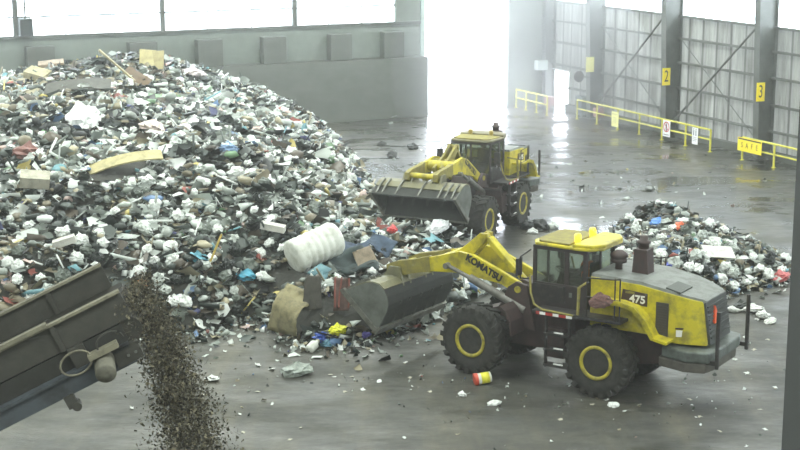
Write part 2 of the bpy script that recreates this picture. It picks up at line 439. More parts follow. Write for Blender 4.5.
# ---- signs
def sign(px, py, w, h, m, label, s=None, zc=None, cat='sign', name='safety_sign'):
    """flat plate facing the room on the railing line (normal = into the room)"""
    s = SRAIL + 0.07 if s is None else s
    d = ray(px, py); o = Vector((0, 0, HC)); t = (B(s, 0) - o).dot(U) / d.dot(U); p = o + d * t
    k = MB(); k.box(-w / 2, w / 2, -h / 2, h / 2, -0.008, 0.008)
    ob = k.build(name, m, bevel=0.003); ob.matrix_world = frame(p, V, Z)
    # local x along V (towards the viewer = right in the picture), y up, z = V x Z
    tag(ob, label, cat)
    return ob
SGY = mat('sign_yellow', (250, 226, 40), 0.5); SGW = mat('sign_white', (236, 236, 238), 0.5); SGP = mat('sign_pale', (240, 236, 150), 0.5)
SGR = mat('sign_red', (190, 70, 74), 0.5)
def zdir(o): return 1 if (o.matrix_world.to_3x3() @ Vector((0, 0, 1))).dot(-Vector((0, 0, 0)) + (Vector((0, 0, HC)) - o.matrix_world.translation)) > 0 else -1
def mark(o, mb_fn, name, m):
    k = MB(); mb_fn(k); k.build(name, m, o)
zs = 0.012
yS = sign(749.5, 146.0, 1.75, 0.62, SGY, 'wide bright yellow sign fixed to the end of the railing by column 3', name='yellow_sign')
sg = zdir(yS)
def blacktop(k): k.box(-0.82, 0.82, 0.22, 0.28, sg * 0.008, sg * 0.012)
mark(yS, blacktop, 'sign_border', DRK)
for i, ch in enumerate('SAFE'):
    text_obj('lettering', ch, 0.34, mat('sign_ink', (120, 100, 34), 0.6), yS, Matrix.Translation((-0.54 + 0.36 * i, -0.03, sg * 0.012)), sx=0.8)
wS = sign(666.5, 128.5, 0.62, 0.8, SGW, 'white sign with a red prohibition ring on the long yellow railing', name='prohibition_sign')
def ring(k):
    n = 28
    v = []
    for r in (0.2, 0.26):
        v += [(r * math.cos(2 * math.pi * i / n), 0.08 + r * math.sin(2 * math.pi * i / n), sg * 0.012) for i in range(n)]
    k.add(v, [(i, (i + 1) % n, n + (i + 1) % n, n + i) for i in range(n)])
    k.obox((0, 0.08, sg * 0.013), (0.707, -0.707, 0), (0.707, 0.707, 0), (0, 0, 1), 0.22, 0.022, 0.002)
mark(wS, ring, 'prohibition_ring', SGR)
def walker(k):
    k.obox((0, 0.10, sg * 0.011), (1, 0, 0), (0, 1, 0), (0, 0, 1), 0.045, 0.09, 0.002)
    k.obox((-0.03, -0.04, sg * 0.011), (0.95, 0.3, 0), (-0.3, 0.95, 0), (0, 0, 1), 0.02, 0.08, 0.002)
    k.obox((0.04, -0.04, sg * 0.011), (0.95, -0.3, 0), (0.3, 0.95, 0), (0, 0, 1), 0.02, 0.08, 0.002)
    k.tube((0, 0.22, sg * 0.009), (0, 0.22, sg * 0.013), 0.035, n=12)
    k.box(-0.22, 0.22, -0.32, -0.29, sg * 0.008, sg * 0.012)
mark(wS, walker, 'pictogram', DRK)
nS = sign(695, 136, 0.45, 0.8, SGW, 'narrow white notice with dark figures near the end of the long yellow railing', name='white_notice')
def figs(k):
    for x in (-0.1, 0.08):
        k.box(x - 0.035, x + 0.035, 0.02, 0.28, sg * 0.008, sg * 0.012); k.tube((x, 0.33, sg * 0.008), (x, 0.33, sg * 0.012), 0.035, n=10)
    k.box(-0.15, 0.15, -0.08, -0.06, sg * 0.008, sg * 0.012); k.box(-0.15, 0.15, -0.16, -0.14, sg * 0.008, sg * 0.012); k.box(-0.15, 0.12, -0.24, -0.22, sg * 0.008, sg * 0.012)
mark(nS, figs, 'pictogram', mat('faded_ink', (120, 124, 136), 0.6))
pS = sign(615, 119.3, 0.66, 0.78, SGP, 'square pale yellow sign on the long yellow railing between columns 1 and 2', name='pale_yellow_sign')
def lines(k):
    k.box(-0.26, 0.26, 0.24, 0.28, sg * 0.008, sg * 0.012); k.box(-0.15, 0.15, 0.05, 0.08, sg * 0.008, sg * 0.012); k.box(-0.2, 0.18, -0.05, -0.02, sg * 0.008, sg * 0.012); k.box(-0.18, 0.16, -0.15, -0.12, sg * 0.008, sg * 0.012)
mark(pS, lines, 'printed_line', mat('pale_ink', (190, 188, 110), 0.6))
# numbered plates on the columns: they face the viewer's side (normal V)
def number_plate(px, py, ch, mcol, label, m=SGY, w=0.46, h=0.86):
    mm = mcol + 0.24
    d = ray(px, py); o = Vector((0, 0, HC)); t = (B(0, mm) - o).dot(V) / d.dot(V); p = o + d * t
    k = MB(); k.box(-w / 2, w / 2, -h / 2, h / 2, -0.01, 0.01)
    ob = k.build('number_plate', m); ob.matrix_world = frame(p, -U, Z); tag(ob, label, 'sign', 'plates on the steel columns')
    if ch: text_obj('digit', ch, 0.82, DRK, ob, Matrix.Translation((0, 0.0, 0.013)), sx=0.62, bold=0.0)
    # strap that ties the plate to the column
    q = ob.matrix_world.inverted() @ B(S0 + 0.9, mcol + 0.2, p.z)
    k = MB(); k.box(min(0, q.x), max(0, q.x), -0.03, 0.03, -0.045, -0.01); k.build('bracket', STEEL, ob)
    return ob
number_plate(666.3, 76.7, '2', cols_m[1], 'yellow plate with a black 2 on the middle steel column')
number_plate(760.6, 92, '3', cols_m[2], 'yellow plate with a black 3 on the steel column nearest the viewer')
number_plate(590, 64.5, '', cols_m[0], 'pale washed out plate on the farthest tall steel column above the dark disc', SGP, 0.5, 0.8)  # pale colour and blank face stand in for glare overexposing this plate
# round dark mirror on an arm at column 1
mp = B(S0 + 1.45, cols_m[0] + 0.3, 0); d = ray(579, 76.5); o0 = Vector((0, 0, HC)); t = (mp - o0).dot(V) / d.dot(V); pc = o0 + d * t
rt = empty('round_mirror', pc); tag(rt, 'round dark disc on a short arm beside the farthest tall column', 'mirror')
k = MB(); k.lathe([(0.02, 0.10), (0.15, 0.09), (0.26, 0.05), (0.31, 0.0), (0.29, -0.05), (0.05, -0.08)], (0, 0, 0), V, 28); k.build('disc', mat('dark_disc', (74, 70, 68), 0.5), rt)
k = MB(); k.tube(-V * 0.06, B(S0 + 0.8, cols_m[0] + 0.1, pc.z - 0.1) - pc, 0.035, n=8); k.build('arm', STEEL, rt)
# pale box near the corner column
d = ray(541, 65); t = (B(0, M0 + 0.7) - o0).dot(V) / d.dot(V); pb = o0 + d * t
rt = empty('wall_box', pb); tag(rt, 'small pale box fixed high on the column in the far corner', 'box')
k = MB(); k.obox((0, 0, 0), U, V, Z, 0.33, 0.22, 0.27); k.build('housing', mat('pale_box', (196, 206, 204), 0.5), rt, bevel=0.03)
k = MB(); k.obox(-U * 0.36, U, V, Z, 0.06, 0.18, 0.2); k.build('side_cover', GRYD, rt)
k = MB(); k.tube(-V * 0.1, -V * 0.5, 0.05); k.build('bracket', STEEL, rt)
# cabinet between the railings
cb = rail_pt(569.5, 113) - U * 0.75
rt = empty('control_cabinet', cb); tag(rt, 'narrow dark cabinet between the two railings beside the bright side door', 'cabinet')
k = MB(); k.obox(Z * 0.62, U, V, Z, 0.2, 0.32, 0.5); k.box(-0.05, 0.05, -0.05, 0.05, 0, 0.2); k.build('housing', mat('cabinet_grey', (116, 124, 126), 0.5), rt)
k = MB(); k.obox(Z * 0.62 + U * 0.21, U, V, Z, 0.012, 0.26, 0.42); k.build('door', mat('cabinet_door', (84, 94, 100), 0.5), rt)
# dark box hanging in front of the clerestory
sbx = s_at(25, M0 + 0.35); d = ray(25.5, 27); t = (B(0, M0 + 0.35) - o0).dot(V) / d.dot(V); pb = o0 + d * t
rt = empty('hanging_box', pb); tag(rt, 'dark grey box hanging in front of the clerestory windows at top left', 'box')
k = MB(); k.obox((0, 0, 0), U, V, Z, 0.32, 0.28, 0.42); k.build('housing', mat('box_grey', (46, 52, 52), 0.6), rt, bevel=0.02)
k = MB(); k.tube(Z * 0.4, Z * 1.7, 0.05, n=8); k.obox(Z * 0.95 , U, V, Z, 0.14, 0.03, 0.03); k.build('hanger_rod', STEEL, rt)
# small things on the ledge under the clerestory windows
# a fire hose reel and stacked things against the right wall (faint)
for (px, py, nm, lab, rgb) in ((538, 118, 0, 'faded red box behind the short railing in the far corner', (150, 112, 108)), (587, 121, 0, 'faded red box behind the long railing at the farthest tall column', (140, 96, 92))):
    q = rail_pt(px, py) - U * 0.7
    k = MB(); k.obox(q + Z * 0.45, U, V, Z, 0.2, 0.24, 0.25); k.obox(q + Z * 0.1, U, V, Z, 0.05, 0.05, 0.1); o = k.build('red_box', mat(f'faded_red_{px}', rgb, 0.6), bevel=0.02)
    tag(o, lab, 'box')

# ------------------------------------------------------------------ heaps
def seg_dist(X, Y, a, b):
    ax, ay = a; bx, by = b; dx, dy = bx - ax, by - ay
    t = np.clip(((X - ax) * dx + (Y - ay) * dy) / (dx * dx + dy * dy), 0, 1)
    return np.hypot(X - ax - t * dx, Y - ay - t * dy)
def inside(X, Y, poly):
    c = np.zeros(X.shape, bool); n = len(poly)
    for i in range(n):
        (x0, y0), (x1, y1) = poly[i], poly[(i + 1) % n]
        if y0 == y1: continue
        k = ((y0 > Y) != (y1 > Y)) & (X < (x1 - x0) * (Y - y0) / (y1 - y0) + x0)
        c ^= k
    return c
class Noise2:
    def __init__(s, seed): s.g = np.random.default_rng(seed).random((257, 257))
    def __call__(s, X, Y, sc):
        x = X * sc + 1000; y = Y * sc + 1000; xi = np.floor(x).astype(int); yi = np.floor(y).astype(int); fx = x - xi; fy = y - yi
        fx = fx * fx * (3 - 2 * fx); fy = fy * fy * (3 - 2 * fy); g = s.g
        a = g[xi % 257, yi % 257]; b = g[(xi + 1) % 257, yi % 257]; c = g[xi % 257, (yi + 1) % 257]; d = g[(xi + 1) % 257, (yi + 1) % 257]
        return a * (1 - fx) * (1 - fy) + b * fx * (1 - fy) + c * (1 - fx) * fy + d * fx * fy - 0.5
N2 = Noise2(3)
toe_px = [(306, 121), (330, 137), (348, 150), (374, 190), (386, 215), (452, 240), (492, 268), (500, 288), (462, 306), (420, 330), (380, 338), (345, 346), (315, 346), (285, 341), (258, 318), (236, 325), (210, 334), (160, 333), (100, 345), (0, 352), (-110, 354)]
toe = [tuple(at(*p)[:2]) for p in toe_px]
wl = B(34, 0.05); wr = B(s_of(at(306, 121)), 0.05)
poly = toe + [(at(-110, 354).x - 6, at(-110, 354).y), (at(-110, 354).x - 14, 60), tuple(wl[:2]), tuple(wr[:2])]
def h_main(X, Y):
    X = np.asarray(X, float); Y = np.asarray(Y, float)
    d = np.full(X.shape, 1e9)
    for a, b in zip(toe, toe[1:]): d = np.minimum(d, seg_dist(X, Y, a, b))
    ins = inside(X, Y, poly)
    top = 4.0 + 0.9 * N2(X, Y, 0.09) + 0.5 * np.exp(-((X + 12) / 3.0) ** 2 - ((Y - 74) / 5.0) ** 2) - 0.13 * np.clip(-X - 13, 0, 20)
    h = top * (1 - np.exp(-d / 5.5)) + np.minimum(d, 1.0) * 0.25
    cap = 0.75 + np.clip(-X - 1.6, 0, 30) * 0.75 + np.clip(Y - 62, 0, 40) * 0.5
    h = np.minimum(h, cap) * 0.85 + 0.15 * np.minimum(h, cap + 0.3)
    h = h + np.clip(d, 0, 2) * 0.5 * (N2(X, Y, 0.3) * 0.7 + N2(X, Y, 0.8) * 0.35)
    return np.where(ins, np.maximum(h, 0.02), -0.3)
toe2_px = [(612, 232), (640, 222), (665, 222), (700, 232), (740, 250), (775, 262), (796, 272), (790, 284), (755, 290), (720, 300), (690, 300), (650, 290), (615, 262)]
toe2 = [tuple(at(*p)[:2]) for p in toe2_px]
def h_small(X, Y):
    X = np.asarray(X, float); Y = np.asarray(Y, float)
    d = np.full(X.shape, 1e9)
    for a, b in zip(toe2, toe2[1:] + toe2[:1]): d = np.minimum(d, seg_dist(X, Y, a, b))
    h = 1.15 * (1 - np.exp(-d / 1.1)) + np.clip(d, 0, 1) * 0.5 * N2(X, Y, 0.7)
    return np.where(inside(X, Y, toe2), np.maximum(h, 0.02), -0.3)
def hit(px, py, hf):
    d = ray(px, py); t = np.linspace(36, 84, 1600) / d.y
    z = HC + d.z * t; h = hf(d.x * t, d.y * t); i = np.argmax(z < np.maximum(h, 0))
    return Vector((d.x * t[i], d.y * t[i], max(float(h[i]), 0.0)))

def heap_base(name, hf, x0, x1, y0, y1, st, label, cat, m):
    xs = np.arange(x0, x1, st); ys = np.arange(y0, y1, st)
    X, Y = np.meshgrid(xs, ys, indexing='ij'); H = hf(X, Y); ok = H > -0.2
    idx = -np.ones(X.shape, int); vs_ = []; fs = []
    need = np.zeros(X.shape, bool); q = ok[:-1, :-1] & ok[1:, :-1] & ok[:-1, 1:] & ok[1:, 1:]
    need[:-1, :-1] |= q; need[1:, :-1] |= q; need[:-1, 1:] |= q; need[1:, 1:] |= q
    ii = np.argwhere(need)
    for k, (i, j) in enumerate(ii): idx[i, j] = k; vs_.append((X[i, j], Y[i, j], H[i, j] - 0.05))
    for i, j in np.argwhere(q): fs.append((idx[i, j], idx[i + 1, j], idx[i + 1, j + 1], idx[i, j + 1]))
    me = bpy.data.meshes.new(name); me.from_pydata(vs_, [], fs); me.materials.append(m); me.update()
    o = bpy.data.objects.new(name, me); col.objects.link(o); tag(o, label, cat, kind='stuff')
    return o
MUCK = mat('mixed_muck', (70, 70, 64), 0.9, dirt=(36, 38, 35), amt=0.6, scale=3.0, bump=0.6)
heap_base('waste_heap', h_main, -27, 5, 40, 88, 0.28, 'great heap of mixed household refuse against the push wall', 'waste heap', MUCK)
heap_base('small_waste_heap', h_small, 4, 16, 44, 64, 0.15, 'low heap of refuse on the floor behind the front loader', 'waste heap', MUCK)

# places on the heap kept clear for the larger single things
p0 = hit(306, 258, h_main)
BA = p0 + Vector((-0.33, -0.4, 0.12)); BBp = p0 + Vector((0.87, 0.45, 0.52))
KEEP = [(*(BA.lerp(BBp, t) - Vector((0, 0.3, 0.1))), 0.6) for t in (-0.1, 0.2, 0.5, 0.8, 1.1)]
KEEP += [(*hit(a, b, h_main), r) for a, b, r in ((350, 264, 0.7), (365, 262, 0.4), (345, 258, 0.4), (292, 325, 0.6), (313, 309, 0.4), (341, 308, 0.45), (105, 178, 0.4), (120, 171, 0.4), (136, 164, 0.4), (83, 126, 0.4))]
# piece shapes
def ico(sub):
    bm = bmesh.new(); bmesh.ops.create_icosphere(bm, subdivisions=sub, radius=1.0)
    v = np.array([p.co[:] for p in bm.verts]); f = np.array([[q.index for q in p.verts] for p in bm.faces]); bm.free(); return v, f
I2, F2 = ico(2); I1, F1 = ico(1)
def crumple(v, amp, seed):
    r = np.random.default_rng(seed); out = v.copy()
    k = r.normal(size=(6, 3)) * 2.2; ph = r.random(6) * 6.28
    s = sum(np.sin(v @ k[i] + ph[i]) for i in range(6)) / 6
    out *= (1 + amp * s + amp * 0.5 * r.normal(size=len(v)) * 0.5)[:, None]
    return out
BLOBS = [(crumple(I2, 0.55, i), F2) for i in range(14)]
SBLOBS = [(crumple(I1, 0.75, 40 + i), F1) for i in range(10)]
def sheet(seed, n=3):
    r = np.random.default_rng(seed); g = np.linspace(-1, 1, n); X, Y = np.meshgrid(g, g, indexing='ij')
    Zz = 0.3 * np.sin(X * r.uniform(1, 3) + r.random() * 6) + 0.3 * np.sin(Y * r.uniform(1, 3) + r.random() * 6) + 0.2 * r.normal(size=X.shape)
    v = np.stack([X + 0.25 * r.normal(size=X.shape), Y + 0.25 * r.normal(size=X.shape), Zz], -1).reshape(-1, 3)
    f = []
    for i in range(n - 1):
        for j in range(n - 1):
            a = i * n + j; f += [(a, a + n, a + n + 1), (a, a + n + 1, a + 1)]
    return v, np.array(f)
SHEETS = [sheet(80 + i) for i in range(16)]
BOXV = np.array([(x, y, z) for x in (-1, 1) for y in (-1, 1) for z in (-1, 1)], float)
BOXF = np.array([(0, 1, 3), (0, 3, 2), (4, 6, 7), (4, 7, 5), (0, 4, 5), (0, 5, 1), (2, 3, 7), (2, 7, 6), (0, 2, 6), (0, 6, 4), (1, 5, 7), (1, 7, 3)])
PAL = [((232, 236, 232), 21), ((200, 207, 201), 13), ((164, 171, 164), 12), ((118, 126, 118), 11), ((76, 84, 79), 11), ((40, 48, 44), 15), ((24, 28, 28), 9),
       ((164, 156, 130), 4.5), ((122, 114, 94), 5), ((84, 76, 64), 4), ((92, 122, 160), 1.3), ((112, 160, 170), 1.3), ((160, 92, 82), 0.6), ((204, 188, 116), 0.8), ((104, 138, 100), 0.9), ((200, 176, 168), 1.0), ((84, 88, 130), 0.5)]
PC = np.array([lin(c) for c, _ in PAL]); PWT = np.array([w for _, w in PAL], float); PWT /= PWT.sum()
DARKS = np.array([sum(c) < 330 for c, _ in PAL]); PWB = PWT.copy(); PWB[[0, 1]] *= 0.45; PWB[[7, 8, 9]] *= 2.6; PWB[[3, 4]] *= 1.4; PWB /= PWB.sum()
def randrot(n):
    q = rng.normal(size=(n, 4)); q /= np.linalg.norm(q, axis=1)[:, None]; w, x, y, z = q.T
    return np.stack([np.stack([1 - 2 * (y * y + z * z), 2 * (x * y - z * w), 2 * (x * z + y * w)], -1), np.stack([2 * (x * y + z * w), 1 - 2 * (x * x + z * z), 2 * (y * z - x * w)], -1), np.stack([2 * (x * z - y * w), 2 * (y * z + x * w), 1 - 2 * (x * x + y * y)], -1)], 1)
def scatter(name, pts, sizes, kinds, cols, label, cat, m, flat=1.0):
    Vs, Fs, Cs = [], [], []; o = 0
    R = randrot(len(pts))
    for i in range(len(pts)):
        k = kinds[i]
        if k == 0: v, f = BLOBS[i % len(BLOBS)]; sc = sizes[i] * np.array([1, rng.uniform(0.6, 1), rng.uniform(0.5, 0.8)])
        elif k == 1: v, f = SBLOBS[i % len(SBLOBS)]; sc = sizes[i] * np.array([1, rng.uniform(0.5, 1), rng.uniform(0.4, 0.8)])
        elif k == 2: v, f = SHEETS[i % len(SHEETS)]; sc = sizes[i] * np.array([1.25, rng.uniform(0.5, 1.1), 1])
        elif k == 3: v, f = BOXV, BOXF; sc = sizes[i] * np.array([1.2, rng.uniform(0.4, 0.9), rng.uniform(0.04, 0.35)])
        else: v, f = BOXV, BOXF; sc = sizes[i] * np.array([2.4, 0.12, 0.1])
        w = (v * sc) @ R[i].T
        if kinds[i] != 4: w[:, 2] *= flat
        w = w + pts[i]
        w[:, 2] = np.maximum(w[:, 2], 0.01)
        Vs.append(w); Fs.append(f + o); o += len(v); Cs.append(np.repeat(cols[i][None], len(v), 0))
    Vv = np.concatenate(Vs); Ff = np.concatenate(Fs); Cc = np.concatenate(Cs)
    me = bpy.data.meshes.new(name); me.vertices.add(len(Vv)); me.vertices.foreach_set('co', Vv.ravel())
    me.loops.add(Ff.size); me.loops.foreach_set('vertex_index', Ff.ravel().astype(np.int32))
    me.polygons.add(len(Ff)); me.polygons.foreach_set('loop_start', np.arange(0, Ff.size, 3, dtype=np.int32))
    at_ = me.attributes.new('tint', 'FLOAT_COLOR', 'POINT'); at_.data.foreach_set('color', np.concatenate([Cc, np.ones((len(Cc), 1))], 1).ravel())
    me.materials.append(m); me.update(calc_edges=True); me.validate()
    ob = bpy.data.objects.new(name, me); col.objects.link(ob); tag(ob, label, cat, kind='stuff')
    return ob
TINT = tint_mat('refuse_plastic', 0.45)
def heap_pieces(n, hf, x0, x1, y0, y1, smin, smax, name, label, xlim=-8, brown=None):
    X = rng.uniform(x0, x1, n * 6); Y = rng.uniform(y0, y1, n * 6)
    H = hf(X, Y); ok = H > 0
    X, Y, H = X[ok], Y[ok], H[ok]
    P = np.array([proj((x, y, h)) for x, y, h in zip(X, Y, H)])
    ok = (P[:, 0] > xlim) & (P[:, 0] < 808) & (P[:, 1] < 470)
    X, Y, H, P = X[ok][:n], Y[ok][:n], H[ok][:n], P[ok][:n]; n = len(X)
    sz = np.exp(rng.uniform(np.log(smin), np.log(smax), n))
    kinds = rng.choice([0, 1, 2, 3, 4], n, p=[0.09, 0.27, 0.53, 0.06, 0.05])
    sz = np.where(kinds == 0, sz * 1.15, sz)
    f = np.clip(0.5 + 1.4 * N2(X, Y, 0.16), 0, 1)
    if brown is not None: f = np.clip(f + brown(P[:, 0], P[:, 1]), 0, 1)
    cols = np.empty((n, 3)); pn = N2(X, Y, 0.55) + 0.7 * N2(X + 50, Y, 1.3) - 0.02
    for i in range(n):
        w = PWT * (1 - f[i]) + PWB * f[i]
        w = w * np.where(DARKS, np.exp(2.6 * pn[i]), np.exp(-2.2 * pn[i]))
        cols[i] = PC[rng.choice(len(PC), p=w / w.sum())] * rng.uniform(0.7, 1.08)
    if hf is h_main:
        ok = np.ones(n, bool)
        for (kx, ky, kz, kr) in KEEP: ok &= (X - kx) ** 2 + (Y - ky) ** 2 + (H - kz) ** 2 > (kr + sz) ** 2
        ok &= (X - PW.x) * V.x + (Y - PW.y) * V.y > 0.3
        X, Y, H, sz, kinds, cols = X[ok], Y[ok], H[ok], sz[ok], kinds[ok], cols[ok]; n = len(X)
    pts = np.stack([X, Y, H + rng.uniform(-0.12, 0.22, n) * np.clip(sz / 0.25, 0.4, 1.3) + 0.03], 1)
    scatter(name, pts, sz, kinds, cols, label, 'refuse', TINT, 0.62)
brownf = lambda px, py: np.where((px > 225) & (px < 345) & (py > 255), 0.7, 0) + np.where((px < 120) & (py < 105), 0.35, 0) + np.where((px < 60), 0.2, 0) - np.where((px > 180) & (py < 250), 0.35, 0)
heap_pieces(27000, h_main, -26, 4, 41, 85, 0.045, 0.27, 'loose_refuse', 'loose bags, film, paper and scraps covering the great heap', brown=brownf)
heap_pieces(4500, h_small, 4, 16, 44, 64, 0.045, 0.18, 'loose_refuse', 'loose bags and scraps covering the low heap behind the front loader', brown=lambda a, b: np.full(a.shape, -0.3))

def crumbs(n, polyl, reach, lo, hi, name, label):
    segs = list(zip(polyl, polyl[1:])); P_ = []
    while len(P_) < n:
        a, b = segs[rng.integers(0, len(segs))]; t = rng.random(); x = a[0] + (b[0] - a[0]) * t; y = a[1] + (b[1] - a[1]) * t
        r = abs(rng.normal()) * reach; th = rng.random() * 6.28
        P_.append((x + r * math.cos(th), y + r * math.sin(th) * 1.2, 0.02))
    P_ = np.array(P_); w_ = PWT; sz = np.exp(rng.uniform(np.log(lo), np.log(hi), n))
    scatter(name, P_, sz, rng.choice([1, 2, 3], n, p=[0.2, 0.7, 0.1]), PC[rng.choice(len(PC), n, p=w_)], label, 'litter', TINT)
crumbs(900, toe[9:-1], 0.9, 0.025, 0.13, 'floor_litter', 'small flakes of litter on the floor along the foot of the great heap')
crumbs(350, toe2 + toe2[:1], 0.5, 0.02, 0.10, 'floor_litter', 'small flakes of litter on the floor around the low heap')
crumbs(260, [tuple(at(200, 380)[:2]), tuple(at(420, 380)[:2]), tuple(at(640, 420)[:2]), tuple(at(760, 380)[:2])], 2.2, 0.012, 0.05, 'floor_litter', 'tiny flecks of litter over the open floor around the front loader')
crumbs(90, [tuple(at(560, 190)[:2]), tuple(at(700, 190)[:2]), tuple(at(420, 150)[:2])], 3.0, 0.03, 0.10, 'floor_litter', 'tiny flecks of litter over the wet floor beyond the loaders')
# ---- individual bags
def bag_mesh(seed, m):
    bm = bmesh.new(); bmesh.ops.create_icosphere(bm, subdivisions=3, radius=1.0)
    r = np.random.default_rng(seed); v = np.array([p.co[:] for p in bm.verts])
    k = r.normal(size=(8, 3)) * 2.6; ph = r.random(8) * 6.28
    s = sum(np.abs(np.sin(v @ k[i] + ph[i])) for i in range(8)) / 8 - 0.6
    out = v * (1 + 0.8 * s + 0.085 * r.normal(size=len(v)))[:, None] + 0.05 * r.normal(size=v.shape)
    out *= np.array([1, r.uniform(0.75, 0.95), r.uniform(0.6, 0.8)])
    t = np.clip((v[:, 2] - 0.8) / 0.2, 0, 1); out[:, 2] += 0.4 * t ** 2; out[:, :2] *= (1 - 0.5 * t)[:, None]
    for p, c in zip(bm.verts, out): p.co = c
    me = bpy.data.meshes.new('garbage_bag'); bm.to_mesh(me); bm.free(); me.materials.append(m)
    return me
def plastic(name, rgb, rough=0.38):
    return mat(name, rgb, rough, dirt=tuple(int(c * 0.8) for c in rgb), amt=0.3, scale=4)
BAGC = {'white': plastic('white_bag_film', (232, 235, 231)), 'pale grey': plastic('pale_bag_film', (188, 194, 188)), 'black': plastic('black_bag_film', (38, 44, 42), 0.3), 'grey green': plastic('grey_bag_film', (104, 112, 104))}
BAGM = {c: [bag_mesh(100 + 10 * i + j, m) for j in range(5)] for i, (c, m) in enumerate(BAGC.items())}
ND = {}
def place_bags(n, hf, x0, x1, y0, y1, zone, sep):
    done = []; tries = 0
    while len(done) < n and tries < n * 200:
        tries += 1
        px, py = rnd.uniform(x0, x1), rnd.uniform(y0, y1)
        p = hit(px, py, hf)
        if p.z <= 0.12: continue
        if any((p.x - a) ** 2 + (p.y - b) ** 2 + (p.z - c) ** 2 < (q + 0.25) ** 2 for a, b, c, q in KEEP): continue
        if any(abs(px - a) < sep and abs(py - b) < sep * 0.8 for a, b in done): continue
        done.append((px, py))
        c = rnd.choices(list(BAGC), [0.42, 0.18, 0.27, 0.13])[0]
        o = bpy.data.objects.new('garbage_bag', BAGM[c][rnd.randrange(5)]); col.objects.link(o)
        s = rnd.uniform(0.13, 0.23)
        o.scale = (s * rnd.uniform(0.9, 1.2), s, s * rnd.uniform(0.85, 1.1)); o.rotation_euler = (rnd.uniform(-0.7, 0.7), rnd.uniform(-0.7, 0.7), rnd.uniform(0, 6.28))
        o.location = p + Vector((0, -0.05, s * 0.35 + 0.08))
        z = zone(px, py)
        tag(o, f'{c} plastic refuse bag, one of those {z}', 'garbage bag', f'{c} refuse bags {z}')
def zone1(px, py):
    if px > 255: return 'on the right flank of the great heap'
    if py > 205: return 'on the lower front of the great heap'
    return 'on the upper left of the great heap' if px < 125 else 'on the middle slope of the great heap'
place_bags(215, h_main, 4, 372, 72, 325, zone1, 8)
place_bags(18, h_main, 372, 495, 238, 300, lambda a, b: 'under the boom between the two loaders', 7)
place_bags(62, h_small, 612, 790, 222, 300, lambda a, b: 'on the low heap behind the front loader', 6)

# ---- distinct things on the heaps
def rest(o, px, py, hf=h_main, dz=0.1, rot=(0, 0, 0), sc=1.0):
    p = hit(px, py, hf); o.location = p + Vector((0, 0, dz)); o.rotation_euler = rot; o.scale = (sc, sc, sc); return o
def cloth_mesh(name, w, d, m, seed, amp=0.12, n=14, thick=0.02, corner=0.1):
    r = np.random.default_rng(seed); k = r.normal(size=(5, 2)) * 3.0 / max(w, d) * 1.4; ph = r.random(5) * 6.28
    bm = bmesh.new(); g = {}
    for i in range(n):
        for j in range(n):
            x = (i / (n - 1) - 0.5) * w; y = (j / (n - 1) - 0.5) * d
            z = amp * sum(math.sin(x * k[q][0] + y * k[q][1] + ph[q]) for q in range(5)) / 2.2 + r.normal() * amp * 0.08
            e = corner * math.sin(i * 1.3 + seed); g[i, j] = bm.verts.new((x + e * (j / n - .5), y + corner * math.sin(j * 1.1 + seed) * (i / n - .5), z))
    for i in range(n - 1):
        for j in range(n - 1): bm.faces.new((g[i, j], g[i + 1, j], g[i + 1, j + 1], g[i, j + 1]))
    me = bpy.data.meshes.new(name); bm.to_mesh(me); bm.free(); me.materials.append(m)
    for p in me.polygons: p.use_smooth = True
    o = bpy.data.objects.new(name, me); col.objects.link(o)
    s = o.modifiers.new('solid', 'SOLIDIFY'); s.thickness = thick
    return o
def cloth(name, px, py, w, d, rgb, label, cat, rot, seed=1, amp=0.12, dz=0.15, rough=0.8, hf=h_main, dirt=None):
    m = mat('cloth_' + name + str(seed), rgb, rough, dirt=dirt or tuple(int(c * 0.75) for c in rgb), amt=0.4, scale=4)
    o = cloth_mesh(name, w, d, m, seed, amp); rest(o, px, py, hf, dz, rot); tag(o, label, cat); return o

# white ribbed barrel lying on the foot of the heap
PLW = mat('white_barrel_plastic', (228, 230, 222), 0.4, dirt=(196, 198, 186), amt=0.3, scale=3)
pa, pbb = BA, BBp
rt = empty('plastic_barrel', (pa + pbb) / 2); tag(rt, 'big white ribbed plastic barrel lying on the heap above the front loader bucket', 'barrel')
ax = (pbb - pa); Ln = ax.length; axn = ax.normalized(); R0 = 0.52
prof = [(0.02, -Ln / 2 - 0.05), (R0 * 0.8, -Ln / 2 - 0.05), (R0 * 0.97, -Ln / 2 - 0.02), (R0, -Ln / 2 + 0.06)]
for i in range(5):
    a = -Ln / 2 + 0.25 + i * (Ln - 0.45) / 5; w_ = (Ln - 0.45) / 5
    prof += [(R0, a), (R0 * 0.92, a + 0.3 * w_), (R0 * 0.92, a + 0.5 * w_), (R0, a + 0.75 * w_)]
prof += [(R0, Ln / 2 - 0.1), (R0 * 0.9, Ln / 2), (0.02, Ln / 2)]
k = MB(); k.lathe(prof, (0, 0, 0), axn, 40); k.build('body', PLW, rt)
k = MB(); k.lathe([(0.06, 0), (0.06, 0.05), (0.01, 0.05)], -axn * (Ln / 2 + 0.04) + Vector((0.05, 0, 0.3)), -axn, 14); k.build('bung', mat('bung_grey', (120, 122, 112), 0.5), rt)
k = MB(); k.lathe([(0.06, 0), (0.06, 0.05), (0.01, 0.05)], -axn * (Ln / 2 + 0.04) + Vector((-0.1, 0, -0.32)), -axn, 14); k.build('bung', mat('bung_dark', (56, 58, 52), 0.5), rt)

